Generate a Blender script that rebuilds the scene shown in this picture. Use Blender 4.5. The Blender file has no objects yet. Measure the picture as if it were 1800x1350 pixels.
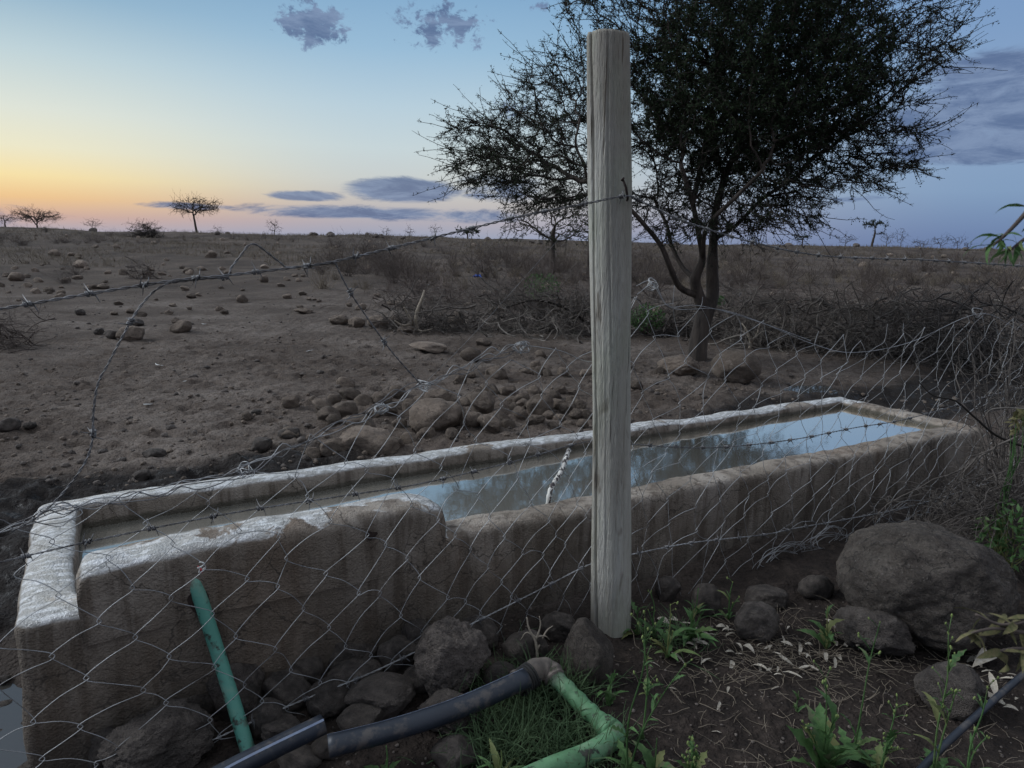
import bpy, bmesh, math, random
import numpy as np
from mathutils import Vector, Matrix, Euler, Quaternion

# ------------------------------------------------------------------ camera
scene = bpy.context.scene
COL = scene.collection
F, PITCH, ROLL, H = 1220.0, math.radians(11.5), math.radians(1.1), 1.5
cam_d = bpy.data.cameras.new('camera')
cam = bpy.data.objects.new('camera', cam_d)
COL.objects.link(cam)
cam_d.sensor_width = 36.0
cam_d.lens = F / 1800.0 * 36.0
cam_d.clip_start = 0.05
cam_d.clip_end = 5000.0
cam_d.dof.use_dof = True
cam_d.dof.focus_distance = 4.6
cam_d.dof.aperture_fstop = 13.0
cam.matrix_world = (Matrix.Translation((0, 0, H)) @ Matrix.Rotation(math.pi / 2 - PITCH, 4, 'X')
                    @ Matrix.Rotation(ROLL, 4, 'Z'))
scene.camera = cam

# ------------------------------------------------------------------ sky
SUN_AZ = math.radians(-39)      # from +Y, negative = left
SUN_EL = math.radians(3.0)


def lin(r, g, b, k=1.0):
    f = lambda c: (c / 255.0 / 12.92) if c / 255.0 <= 0.04045 else ((c / 255.0 + 0.055) / 1.055) ** 2.4
    return (f(r) * k, f(g) * k, f(b) * k, 1.0)


class NT:
    """tiny node-graph helper"""
    def __init__(s, nt):
        s.nt = nt; s.n = nt.nodes; s.l = nt.links

    def node(s, t, **kw):
        n = s.n.new(t)
        for k, v in kw.items():
            setattr(n, k, v)
        return n

    def put(s, sock, v):
        if hasattr(v, 'is_linked') or isinstance(v, bpy.types.NodeSocket):
            s.l.new(v, sock)
        else:
            sock.default_value = v

    def m(s, op, a, b=None, c=None, clamp=False):
        n = s.node('ShaderNodeMath', operation=op); n.use_clamp = clamp
        s.put(n.inputs[0], a)
        if b is not None: s.put(n.inputs[1], b)
        if c is not None: s.put(n.inputs[2], c)
        return n.outputs[0]

    def ss(s, x, a, b):
        n = s.node('ShaderNodeMapRange', interpolation_type='SMOOTHSTEP')
        s.put(n.inputs[0], x); n.inputs[1].default_value = a; n.inputs[2].default_value = b
        return n.outputs[0]

    def mix(s, f, a, b, mode='MIX'):
        n = s.node('ShaderNodeMix', data_type='RGBA', blend_type=mode)
        s.put(n.inputs[0], f); s.put(n.inputs[6], a); s.put(n.inputs[7], b)
        return n.outputs[2]

    def ramp(s, x, stops):
        n = s.node('ShaderNodeValToRGB'); e = n.color_ramp.elements
        while len(e) < len(stops): e.new(0.5)
        for el, (p, c) in zip(e, stops):
            el.position = p; el.color = c
        s.put(n.inputs[0], x)
        return n.outputs[0]

    def noise(s, vec, scale, detail=4, rough=0.55, dist=0.0, out='Fac'):
        n = s.node('ShaderNodeTexNoise'); n.inputs['Scale'].default_value = scale
        n.inputs['Detail'].default_value = detail; n.inputs['Roughness'].default_value = rough
        n.inputs['Distortion'].default_value = dist
        if vec is not None: s.l.new(vec, n.inputs['Vector'])
        return n.outputs[out]

    def vec(s, x, y, z):
        n = s.node('ShaderNodeCombineXYZ'); s.put(n.inputs[0], x); s.put(n.inputs[1], y); s.put(n.inputs[2], z)
        return n.outputs[0]

    def scalev(s, v, sc):
        n = s.node('ShaderNodeVectorMath', operation='MULTIPLY'); s.l.new(v, n.inputs[0]); n.inputs[1].default_value = sc
        return n.outputs[0]


def pix_dir(px, py):
    v = Vector(((px - 900) / F, -(py - 675) / F, -1.0))
    v = Matrix.Rotation(ROLL, 3, 'Z') @ v
    v = Matrix.Rotation(math.pi / 2 - PITCH, 3, 'X') @ v
    return v


world = bpy.data.worlds.new('World'); scene.world = world; world.use_nodes = True
w = NT(world.node_tree); w.n.clear()
tc = w.node('ShaderNodeTexCoord').outputs['Generated']
sep = w.node('ShaderNodeSeparateXYZ'); w.l.new(tc, sep.inputs[0])
dx, dy, dz = sep.outputs
EL = w.m('DEGREES', w.m('ARCSINE', dz))                    # elevation in degrees
AZ = w.m('DEGREES', w.m('ARCTAN2', dx, dy))                # azimuth from +Y
hor = w.m('SQRT', w.m('ADD', w.m('MULTIPLY', dx, dx), w.m('MULTIPLY', dy, dy)))
cosd = w.m('DIVIDE', w.m('ADD', w.m('MULTIPLY', dx, math.sin(SUN_AZ)), w.m('MULTIPLY', dy, math.cos(SUN_AZ))), w.m('MAXIMUM', hor, 1e-4))
DAZ = w.m('DEGREES', w.m('ARCCOSINE', w.m('MINIMUM', w.m('MAXIMUM', cosd, -1.0), 1.0)))
e = w.m('DIVIDE', EL, 60.0, clamp=True)
K = 0.86
def st(el, r, g, b): return (max(el, 0) / 60.0, lin(r, g, b, K))
ZEN = [st(34, 150, 170, 194), st(60, 188, 196, 208)]  # overhead sky, out of view, brightened to light the ground
A = w.ramp(e, [st(0, 164, 164, 180), st(1.2, 202, 168, 154), st(2.4, 232, 192, 140), st(3.8, 240, 219, 164), st(5.6, 230, 225, 196),
               st(8.0, 216, 221, 210), st(11.5, 186, 205, 211), st(15, 144, 176, 198), st(19, 110, 148, 180)] + ZEN)
B = w.ramp(e, [st(0, 146, 156, 180), st(1.4, 170, 166, 176), st(3.0, 188, 184, 182), st(4.6, 194, 199, 198), st(7.0, 192, 206, 210),
               st(10, 178, 200, 213), st(14, 148, 182, 208), st(19, 120, 160, 196)] + ZEN)
Cc = w.ramp(e, [st(0, 100, 118, 156), st(1.2, 108, 129, 166), st(4, 126, 152, 184), st(9, 134, 160, 192), st(14, 122, 152, 190),
                st(20, 112, 144, 186)] + ZEN)
sky = w.mix(w.ss(DAZ, 2, 30), A, B)
sky = w.mix(w.ss(DAZ, 34, 74), sky, Cc)
# opposite the sunset: unseen sky, brightened as added fill for the post
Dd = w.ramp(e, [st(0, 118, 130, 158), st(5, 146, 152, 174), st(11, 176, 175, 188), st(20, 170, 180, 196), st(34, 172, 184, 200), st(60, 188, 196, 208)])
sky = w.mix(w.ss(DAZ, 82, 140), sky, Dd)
# clouds: soft-edged banks laid out by azimuth / elevation, broken up by noise
cn_v = w.vec(w.m('MULTIPLY', AZ, 0.2), w.m('MULTIPLY', EL, 0.8), 0.0)
cn = w.noise(cn_v, 1.0, 6, 0.70, 0.5)
cn2 = w.noise(w.vec(w.m('MULTIPLY', AZ, 0.8), w.m('MULTIPLY', EL, 1.1), 3.0), 1.0, 5, 0.68, 0.3)
def ell(px, py, rx, ry, a):
    d = pix_dir(px, py); az = math.degrees(math.atan2(d.x, d.y)); el = math.degrees(math.asin(d.z / d.length))
    sx = math.degrees(rx / F) * 0.98; sy = math.degrees(ry / F) * 0.98
    u = w.m('DIVIDE', w.m('SUBTRACT', AZ, az), sx); v = w.m('DIVIDE', w.m('SUBTRACT', EL, el), sy)
    q = w.m('SUBTRACT', 1.0, w.m('ADD', w.m('MULTIPLY', u, u), w.m('MULTIPLY', v, v)))
    return w.m('MULTIPLY', w.m('MAXIMUM', q, 0.0), a)
def total(lst):
    s_ = ell(*lst[0])
    for q in lst[1:]: s_ = w.m('MAXIMUM', s_, ell(*q))
    return s_
solid = total([(705, 334, 130, 28, 1.25), (535, 344, 90, 12, 1.1), (640, 374, 310, 17, 0.9), (330, 362, 110, 9, 0.8), (820, 380, 150, 18, 0.8), (860, 345, 70, 10, 0.8),
               (1760, 200, 220, 70, 1.1), (1750, 260, 180, 28, 1.3), (1770, 130, 160, 45, 1.0), (1690, 235, 120, 30, 1.05), (10, 385, 120, 26, 0.55),
               (1520, 349, 60, 8, 0.8), (890, 330, 120, 40, 0.7)])
wisp = total([(548, 42, 90, 50, 1.2), (780, 45, 130, 60, 1.0), (945, 10, 60, 30, 0.7), (900, 190, 90, 40, 0.8)])
dens = w.m('MULTIPLY', 0.92, w.ss(w.m('ADD', w.m('MULTIPLY', cn, 0.9), w.m('SUBTRACT', w.m('MULTIPLY', solid, 0.55), 0.62)), 0.0, 0.30))
dens2 = w.m('MULTIPLY', w.ss(w.m('ADD', w.m('MULTIPLY', cn2, 1.0), w.m('SUBTRACT', w.m('MULTIPLY', wisp, 0.42), 0.79)), 0.0, 0.15), 0.95)
dens3 = w.m('MULTIPLY', w.m('MULTIPLY', w.ss(cn, 0.56, 0.78), w.ss(EL, 20, 32)), 0.35)
cloud = w.m('MULTIPLY', w.m('MAXIMUM', w.m('MAXIMUM', dens, dens2), dens3), 0.95)
ccol = w.mix(w.ss(cn, 0.36, 0.66), lin(112, 129, 158), lin(78, 96, 130))
sky = w.mix(cloud, sky, ccol)
world.cycles.sampling_method = 'MANUAL'; world.cycles.sample_map_resolution = 512
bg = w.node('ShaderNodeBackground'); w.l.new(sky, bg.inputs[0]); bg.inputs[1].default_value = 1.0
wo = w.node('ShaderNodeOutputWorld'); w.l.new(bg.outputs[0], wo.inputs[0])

# ------------------------------------------------------------------ added soft sun
sd = bpy.data.lights.new('sun', 'SUN'); sd.energy = 2.0; sd.angle = math.radians(30); sd.color = (0.90, 0.95, 1.0)
so = bpy.data.objects.new('sun', sd); COL.objects.link(so)
LAZ, LEL = SUN_AZ - 0.75, math.radians(33)   # lamp raised and turned left of the glow to light left faces
sv = Vector((math.sin(LAZ) * math.cos(LEL), math.cos(LAZ) * math.cos(LEL), math.sin(LEL)))
so.rotation_euler = sv.to_track_quat('Z', 'Y').to_euler()

# ------------------------------------------------------------------ exposure
scene.view_settings.view_transform = 'Standard'
scene.view_settings.look = 'None'
scene.view_settings.exposure = 0.32
scene.view_settings.gamma = 1.0
scene.view_settings.use_curve_mapping = False
scene.cycles.use_denoising = True
scene.cycles.denoising_prefilter = 'ACCURATE'
scene.cycles.max_bounces = 4
scene.cycles.use_adaptive_sampling = True
scene.cycles.adaptive_threshold = 0.02
scene.cycles.caustics_reflective = False
scene.cycles.caustics_refractive = False
scene.cycles.transparent_max_bounces = 8

# ------------------------------------------------------------------ pixel <-> place helpers (only used to read positions off the photograph)
def atz(px, py, z=0.0):
    d = pix_dir(px, py); t = (z - H) / d.z
    return Vector((0, 0, H)) + d * t

def aty(px, py, Y):
    d = pix_dir(px, py)
    return Vector((0, 0, H)) + d * (Y / d.y)

_AX = Vector((0, math.cos(PITCH), -math.sin(PITCH)))
def mpp(p):                                     # metres per photo pixel at a point
    return (Vector(p) - Vector((0, 0, H))).dot(_AX) / F

# ------------------------------------------------------------------ noise
def _hash(ix, iy, iz, seed):
    h = (ix.astype(np.int64) * 374761393 + iy.astype(np.int64) * 668265263 + iz.astype(np.int64) * 2147483647 + seed * 974634777) & 0xFFFFFFFF
    h = ((h ^ (h >> 13)) * 1274126177) & 0xFFFFFFFF
    h = ((h ^ (h >> 16)) * 2246822519) & 0xFFFFFFFF
    return ((h ^ (h >> 15)) & 0xFFFFFF) / float(0xFFFFFF)

def vnoise(p, seed=0):
    p = np.asarray(p, float); i = np.floor(p); f = p - i; f = f * f * (3 - 2 * f); i = i.astype(np.int64)
    x, y, z = i[..., 0], i[..., 1], i[..., 2]; fx, fy, fz = f[..., 0], f[..., 1], f[..., 2]
    def L(a, b, t): return a + (b - a) * t
    c = [[[_hash(x + a, y + b, z + d, seed) for d in (0, 1)] for b in (0, 1)] for a in (0, 1)]
    return L(L(L(c[0][0][0], c[1][0][0], fx), L(c[0][1][0], c[1][1][0], fx), fy),
             L(L(c[0][0][1], c[1][0][1], fx), L(c[0][1][1], c[1][1][1], fx), fy), fz) * 2 - 1

def fbm(p, octaves=4, seed=0, lac=2.03, gain=0.5):
    p = np.asarray(p, float); s = 0; a = 1.0
    for o in range(octaves):
        s = s + a * vnoise(p, seed + o * 17); p = p * lac; a *= gain
    return s

def sst(x, a, b):
    t = np.clip((np.asarray(x, float) - a) / (b - a), 0, 1); return t * t * (3 - 2 * t)

# ------------------------------------------------------------------ trough frame (plan of the whole place hangs on it)
TO = np.array([-1.447, 1.847]); TA = math.radians(30.5)
EX = np.array([math.cos(TA), math.sin(TA)]); EY = np.array([-math.sin(TA), math.cos(TA)])
T_LEN, T_NEAR, T_FAR, RIM = 5.33, -0.075, 1.02, 0.40
def TW(a, p, z): q = TO + EX * a + EY * p; return Vector((q[0], q[1], z))
def TLoc(x, y):
    rx, ry = x - TO[0], y - TO[1]; return rx * EX[0] + ry * EX[1], rx * EY[0] + ry * EY[1]
def onplane(px, py, perp):                      # ray against the vertical plane parallel to the trough
    d = pix_dir(px, py); n = Vector((EY[0], EY[1], 0)); q = TW(0, perp, 0)
    t = (q - Vector((0, 0, H))).dot(n) / d.dot(n)
    return Vector((0, 0, H)) + d * t

# ------------------------------------------------------------------ ground shape
def ground_z(x, y):
    x = np.asarray(x, float); y = np.asarray(y, float); o = np.zeros(np.broadcast(x, y).shape)
    P = lambda s: np.stack([x * s + o, y * s + o, o], -1)
    r = np.sqrt(x * x + y * y)
    z = 1.85 * sst(r, 34, 100) - 0.006 * np.maximum(r - 105, 0)
    z = z + sst(r, 10, 30) * 0.16 * fbm(P(0.11), 3, 3) + sst(r, 45, 100) * 0.25 * fbm(P(0.05), 3, 9)
    z = z + 0.022 * fbm(P(1.3), 2, 5)
    near = 1 - sst(r, 18, 26)
    a, p = TLoc(x, y)
    dust = sst(p, 0.9, 1.4)
    tr = fbm(P(5.2), 3, 21); z = z + near * dust * (0.016 * fbm(P(11), 3, 21) - 0.018 * np.abs(vnoise(P(6.5), 40)) + 0.007 * vnoise(P(24), 43))
    # trodden mud along the far side and at the ends of the trough
    md = mud_mask(x, y)
    z = z + md * (-0.03 + 0.045 * fbm(P(5.0), 4, 31) + 0.02 * np.abs(fbm(P(13), 2, 71)))
    # soil in the foreground
    fg = 1 - sst(p, -0.35, 0.2)
    z = z + near * fg * (0.012 * fbm(P(9), 4, 51) + 0.006 * fbm(P(40), 2, 61))
    # hollow along the near wall towards its left end
    z = z - 0.03 * np.exp(-((a - 0.1) / 1.1) ** 2 - ((p + 0.15) / 0.55) ** 2)
    z = z - 0.20 * np.exp(-((a + 0.35) / 0.6) ** 2 - ((p - 0.4) / 0.7) ** 2)
    # dip that holds the puddle by the tree
    z = z - 0.06 * np.exp(-((x - 3.2) / 0.5) ** 2 - ((y - 7.55) / 0.45) ** 2)
    return z

def mud_mask(x, y):
    x = np.asarray(x, float); y = np.asarray(y, float); o = np.zeros(np.broadcast(x, y).shape)
    a, p = TLoc(x, y)
    n = 0.35 * fbm(np.stack([x * 1.7 + o, y * 1.7 + o, o], -1), 3, 77)
    m1 = sst(p, 0.9, 1.1) * (1 - sst(p + n * 0.5, 2.35, 2.85)) * (1 - sst(a + n, 1.3, 2.2)) * sst(a, -2.2, -0.8)
    m2 = sst(p, 0.9, 1.1) * (1 - sst(p + n * 0.9, 1.9, 2.6)) * sst(a, 4.2, 5.4) * (1 - sst(a, 9.0, 11))
    m3 = np.exp(-((a + 0.6) / 0.65) ** 2) * np.exp(-((p - 0.3) / 0.9) ** 2)
    return np.clip((m1 + m2 + m3) * (1.15 + n), 0, 1)

def gz(x, y): return float(ground_at(np.array([x]), np.array([y]))[0])
def gp(px, py):
    z = 0.0
    for _ in range(5):
        p = atz(px, py, z)
        if p.y < 0 or p.y > 400: return None
        z = gz(p.x, p.y)
    p.z = z
    return p

def axis_coords(lo, a, b, hi, d, grow):
    mid = list(np.arange(a, b, d)); out = []; s = d; v = b
    while v < hi: out.append(v); s *= grow; v += s
    out.append(hi); left = []; s = d; v = a - d
    while v > lo: left.append(v); s *= grow; v -= s
    left.append(lo)
    return np.array(left[::-1] + mid + out)
gx = axis_coords(-1500, -4.5, 6.0, 1500, 0.038, 1.055)
gy = axis_coords(-400, 1.3, 10.0, 2500, 0.038, 1.05)
X, Y = np.meshgrid(gx, gy)
Z = ground_z(X, Y)
_hr = np.random.RandomState(404)
for _ in range(1100):                            # hoof prints trodden into the dust and mud
    hx, hy = _hr.uniform(-5.5, 7.0), _hr.uniform(3.2, 10.5)
    if TLoc(hx, hy)[1] < 1.15: continue
    sz, an_ = _hr.uniform(0.045, 0.075), _hr.uniform(0, 6.28)
    i0, i1 = np.searchsorted(gx, [hx - 0.25, hx + 0.25]); j0, j1 = np.searchsorted(gy, [hy - 0.25, hy + 0.25])
    dx_, dy_ = X[j0:j1, i0:i1] - hx, Y[j0:j1, i0:i1] - hy; u_ = (dx_ * math.cos(an_) + dy_ * math.sin(an_)) / (sz * 1.25); v_ = (-dx_ * math.sin(an_) + dy_ * math.cos(an_)) / sz
    rr2 = u_ * u_ + v_ * v_; Z[j0:j1, i0:i1] += 0.011 * np.exp(-((np.sqrt(rr2) - 1.35) / 0.4) ** 2) - _hr.uniform(0.018, 0.034) * np.exp(-rr2 ** 1.6)
def ground_at(x, y):
    x = np.asarray(x, float); y = np.asarray(y, float)
    i = np.clip(np.searchsorted(gx, x) - 1, 0, len(gx) - 2); j = np.clip(np.searchsorted(gy, y) - 1, 0, len(gy) - 2)
    u = (x - gx[i]) / (gx[i + 1] - gx[i]); v = (y - gy[j]) / (gy[j + 1] - gy[j])
    return (Z[j, i] * (1 - u) + Z[j, i + 1] * u) * (1 - v) + (Z[j + 1, i] * (1 - u) + Z[j + 1, i + 1] * u) * v

# ------------------------------------------------------------------ mesh helpers
def mesh_from(name, V, faces):
    """faces: list of int arrays (n,3) / (n,4)"""
    me = bpy.data.meshes.new(name)
    V = np.asarray(V, np.float32)
    faces = [np.asarray(f, np.int32) for f in faces if len(f)]
    me.vertices.add(len(V)); me.vertices.foreach_set('co', V.ravel())
    nl = sum(f.size for f in faces); npoly = sum(len(f) for f in faces)
    me.loops.add(nl); me.loops.foreach_set('vertex_index', np.concatenate([f.ravel() for f in faces]))
    me.polygons.add(npoly)
    tot = np.concatenate([np.full(len(f), f.shape[1], np.int32) for f in faces])
    me.polygons.foreach_set('loop_start', np.concatenate([[0], np.cumsum(tot)[:-1]]).astype(np.int32))
    me.polygons.foreach_set('loop_total', tot)
    me.update(calc_edges=True); me.validate()
    return me

class MB:
    def __init__(s): s.V = []; s.T = []; s.Q = []; s.n = 0
    def add(s, V, T=None, Q=None):
        V = np.asarray(V, float).reshape(-1, 3)
        s.V.append(V)
        if T is not None and len(T): s.T.append(np.asarray(T, int) + s.n)
        if Q is not None and len(Q): s.Q.append(np.asarray(Q, int) + s.n)
        s.n += len(V)
    def tube(s, pts, rad, sides=6, cap=True):
        pts = np.asarray([tuple(p) for p in pts], float)[None]
        rad = np.broadcast_to(np.asarray(rad, float), (pts.shape[1],))[None]
        s.tubes(pts, rad, sides, cap)
    def tubes(s, P, R, sides=4, cap=False):
        """P (N,K,3), R (N,K)"""
        N, K, _ = P.shape
        if N == 0: return
        T = np.gradient(P, axis=1); T /= np.linalg.norm(T, axis=2, keepdims=True) + 1e-9
        ref = np.zeros_like(T); mt = T.mean(1); ax = np.argmin(np.abs(mt), axis=1)
        ref[np.arange(N), :, ax] = 1.0
        U = np.cross(T, ref); U /= np.linalg.norm(U, axis=2, keepdims=True) + 1e-9
        W = np.cross(T, U)
        an = np.arange(sides) * 2 * math.pi / sides
        V = P[:, :, None] + R[:, :, None, None] * (np.cos(an)[None, None, :, None] * U[:, :, None] + np.sin(an)[None, None, :, None] * W[:, :, None])
        base = (np.arange(N) * K * sides)[:, None, None] + (np.arange(K - 1) * sides)[None, :, None]
        i = np.arange(sides)[None, None]; j = (np.arange(sides) + 1) % sides; j = j[None, None]
        Q = np.stack([base + i, base + j, base + sides + j, base + sides + i], -1).reshape(-1, 4)
        T_ = None
        if cap:
            t = []
            for n in range(N):
                b0 = n * K * sides; b1 = b0 + (K - 1) * sides
                for k in range(1, sides - 1):
                    t.append((b0, b0 + k + 1, b0 + k)); t.append((b1, b1 + k, b1 + k + 1))
            T_ = np.array(t)
        s.add(V.reshape(-1, 3), T_, Q)
    def mesh(s, name):
        V = np.concatenate(s.V) if s.V else np.zeros((0, 3))
        f = []
        if s.T: f.append(np.concatenate(s.T))
        if s.Q: f.append(np.concatenate(s.Q))
        return mesh_from(name, V, f)

def smooth(me, on=True):
    me.polygons.foreach_set('use_smooth', np.full(len(me.polygons), on)); return me

def ob(name, me, m=None, parent=None, loc=None, rot=None, scale=None, sm=True):
    if isinstance(me, MB): me = me.mesh(name)
    if m is not None and not me.materials: me.materials.append(m)
    if sm: smooth(me)
    o = bpy.data.objects.new(name, me); COL.objects.link(o)
    if parent: o.parent = parent
    if loc is not None: o.location = loc
    if rot is not None: o.rotation_euler = rot
    if scale is not None: o.scale = scale
    return o

def tag(o, label=None, cat=None, group=None, kind=None):
    if label: o['label'] = label
    if cat: o['category'] = cat
    if group: o['group'] = group
    if kind: o['kind'] = kind
    return o

def empty(name, loc=(0, 0, 0), rz=0):
    o = bpy.data.objects.new(name, None); COL.objects.link(o); o.location = loc; o.rotation_euler = (0, 0, rz)
    o.empty_display_size = 0.05
    return o

def spline(pts, n=12):
    """Catmull-Rom through the points"""
    P = np.array([tuple(p) for p in pts], float); P = np.vstack([2 * P[0] - P[1], P, 2 * P[-1] - P[-2]])
    out = []
    for i in range(1, len(P) - 2):
        for t in np.linspace(0, 1, n, endpoint=False):
            a, b, c, d = P[i - 1], P[i], P[i + 1], P[i + 2]
            out.append(0.5 * ((2 * b) + (-a + c) * t + (2 * a - 5 * b + 4 * c - d) * t * t + (-a + 3 * b - 3 * c + d) * t ** 3))
    out.append(P[-2])
    return np.array(out)

def resample(P, step):
    P = np.asarray(P); L = np.concatenate([[0], np.cumsum(np.linalg.norm(np.diff(P, axis=0), axis=1))])
    n = max(3, int(L[-1] / step)); s = np.linspace(0, L[-1], n)
    return np.stack([np.interp(s, L, P[:, k]) for k in range(3)], 1), L[-1]

# ------------------------------------------------------------------ materials
def mat(name, cols, scale=4.0, stretch=(1, 1, 1), detail=6, rough=(0.8, 0.95), bump=((30, 0.3),), bump_dist=0.01, var=0.0,
        spec=0.3, coord='Object', metal=0.0, dist=0.2, extra=None, trans=0.0):
    m = bpy.data.materials.new(name); m.use_nodes = True; g = NT(m.node_tree); g.n.clear()
    o = g.node('ShaderNodeOutputMaterial'); b = g.node('ShaderNodeBsdfPrincipled'); g.l.new(b.outputs[0], o.inputs[0])
    tcn = g.node('ShaderNodeTexCoord'); v = g.scalev(tcn.outputs[coord], stretch)
    if var:
        oi = g.node('ShaderNodeObjectInfo')
        va = g.node('ShaderNodeVectorMath', operation='ADD'); g.l.new(v, va.inputs[0])
        sc = g.node('ShaderNodeVectorMath', operation='SCALE'); sc.inputs[0].default_value = (37, 91, 53); g.l.new(oi.outputs['Random'], sc.inputs['Scale'])
        g.l.new(sc.outputs[0], va.inputs[1]); v = va.outputs[0]
    nz = g.noise(v, scale, detail, 0.6, dist)
    n = len(cols)
    c = g.ramp(nz, [(0.28 + 0.44 * i / max(1, n - 1), (*q, 1)) for i, q in enumerate(cols)])
    if var:
        k = g.m('ADD', g.m('MULTIPLY', oi.outputs['Random'], 2 * var), 1 - var)
        c = g.mix(1.0, c, g.vec(k, k, k), 'MULTIPLY')
    if extra: c = extra(g, v, c, b)
    g.put(b.inputs['Base Color'], c)
    r = g.node('ShaderNodeMapRange'); g.l.new(nz, r.inputs[0]); r.inputs[1].default_value = 0.3; r.inputs[2].default_value = 0.7
    r.inputs[3].default_value = rough[0]; r.inputs[4].default_value = rough[1]
    if not b.inputs['Roughness'].is_linked: g.l.new(r.outputs[0], b.inputs['Roughness'])
    b.inputs['Specular IOR Level'].default_value = spec; b.inputs['Metallic'].default_value = metal
    prev = None
    for s_, st_ in bump:
        bn = g.node('ShaderNodeBump'); bn.inputs['Strength'].default_value = st_; bn.inputs['Distance'].default_value = bump_dist
        g.l.new(g.noise(v, s_, 3, 0.65), bn.inputs['Height'])
        if prev: g.l.new(prev, bn.inputs['Normal'])
        prev = bn.outputs[0]
    if prev: g.l.new(prev, b.inputs['Normal'])
    if trans:
        t = g.node('ShaderNodeBsdfTranslucent'); g.put(t.inputs[0], c); mx = g.node('ShaderNodeMixShader'); mx.inputs[0].default_value = trans
        g.l.new(b.outputs[0], mx.inputs[1]); g.l.new(t.outputs[0], mx.inputs[2]); g.l.new(mx.outputs[0], o.inputs[0])
    return m

MT = {}
def rock_extra(g, v, c, b):
    vo = g.node('ShaderNodeTexVoronoi'); vo.inputs['Scale'].default_value = 34; g.l.new(v, vo.inputs['Vector'])
    pit = g.ss(vo.outputs['Distance'], 0.0, 0.32)
    return g.mix(pit, (0.03, 0.024, 0.02, 1), c)
def field_extra(g, v, c, b):
    c = g.mix(g.m('MULTIPLY', g.ss(g.noise(v, 14, 4, 0.7), 0.5, 0.64), 0.45), c, (0.08, 0.06, 0.047, 1))
    return g.mix(g.m('MULTIPLY', g.ss(g.noise(v, 5, 3, 0.6), 0.56, 0.68), 0.5), c, (0.33, 0.27, 0.22, 1))
MT['rock'] = mat('rock_brown', [(0.15, 0.114, 0.088), (0.25, 0.195, 0.152), (0.34, 0.27, 0.215)], 3.0, bump=((9, 0.6), (45, 0.9)), bump_dist=0.05, var=0.35, extra=field_extra)
MT['basalt'] = mat('rock_basalt', [(0.05, 0.042, 0.037), (0.115, 0.095, 0.082), (0.20, 0.168, 0.144)], 4.0, bump=((10, 0.5), (38, 0.9)), bump_dist=0.03, var=0.18, extra=rock_extra)
def boulder_extra(g, v, c, b):
    vo = g.node('ShaderNodeTexVoronoi', feature='DISTANCE_TO_EDGE'); vo.inputs['Scale'].default_value = 3.2
    wv = g.node('ShaderNodeVectorMath', operation='ADD'); g.l.new(v, wv.inputs[0]); g.l.new(g.scalev(g.noise(v, 5, 4, 0.6, out='Color'), (0.35, 0.35, 0.35)), wv.inputs[1]); g.l.new(wv.outputs[0], vo.inputs['Vector'])
    c = g.mix(g.m('MULTIPLY', g.ss(vo.outputs['Distance'], 0.03, 0.0), 0.75), c, (0.03, 0.026, 0.023, 1))
    sp_ = g.ss(g.noise(v, 70, 2, 0.6), 0.6, 0.72); c = g.mix(g.m('MULTIPLY', sp_, 0.5), c, (0.30, 0.27, 0.24, 1))
    return g.mix(g.m('MULTIPLY', g.ss(g.noise(v, 26, 4, 0.7), 0.5, 0.66), 0.6), c, (0.05, 0.043, 0.037, 1))
MT['boulder'] = mat('rock_boulder', [(0.06, 0.047, 0.038), (0.115, 0.094, 0.078), (0.20, 0.168, 0.14)], 5.0, bump=((7, 0.6), (40, 1.0), (120, 0.8)), bump_dist=0.03, extra=boulder_extra)
MT['bark'] = mat('bark', [(0.024, 0.019, 0.016), (0.06, 0.047, 0.038), (0.11, 0.086, 0.07)], 9.0, stretch=(1, 1, 0.22), bump=((22, 0.9),), bump_dist=0.03)
MT['twig'] = mat('twig_dark', [(0.016, 0.013, 0.011), (0.034, 0.027, 0.021)], 6.0, bump=())
MT['twig_grey'] = mat('twig_grey', [(0.07, 0.06, 0.05), (0.16, 0.14, 0.12), (0.29, 0.26, 0.23)], 6, bump=())
MT['twig_dead'] = mat('twig_dead', [(0.04, 0.034, 0.03), (0.09, 0.076, 0.066), (0.18, 0.158, 0.138)], 9, bump=())
MT['twig_brown'] = mat('twig_brown', [(0.06, 0.046, 0.039), (0.115, 0.09, 0.077)], 2.5, bump=(), var=0.2)
MT['twig_pale'] = mat('twig_pale', [(0.24, 0.2, 0.15), (0.40, 0.34, 0.27)], 8, bump=((40, 0.5),))
MT['leaf_tree'] = mat('acacia_leaf', [(0.014, 0.022, 0.010), (0.026, 0.042, 0.018), (0.045, 0.065, 0.028)], 2.0, bump=(), trans=0.2)
def leaf_wear(g, v, c, b):
    oi = g.node('ShaderNodeObjectInfo'); c = g.mix(g.m('MULTIPLY', g.ss(oi.outputs['Random'], 0.72, 0.95), 0.7), c, (0.2, 0.17, 0.07, 1))
    return g.mix(g.m('MULTIPLY', g.ss(g.noise(v, 2.5, 4, 0.7), 0.55, 0.68), 0.6), c, (0.17, 0.14, 0.09, 1))
MT['leaf'] = mat('weed_leaf', [(0.05, 0.11, 0.035), (0.085, 0.17, 0.055), (0.13, 0.22, 0.08)], 9.0, bump=((60, 0.3),), rough=(0.5, 0.75), spec=0.3, trans=0.25, var=0.3, extra=leaf_wear)
MT['leaf_dry'] = mat('dry_leaf', [(0.26, 0.22, 0.17), (0.42, 0.37, 0.3), (0.5, 0.46, 0.4)], 10, bump=((50, 0.4),), var=0.25)
MT['leaf_olive'] = mat('olive_leaf', [(0.05, 0.065, 0.025), (0.13, 0.12, 0.055), (0.2, 0.16, 0.09)], 5, bump=(), trans=0.2, var=0.2)
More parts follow.
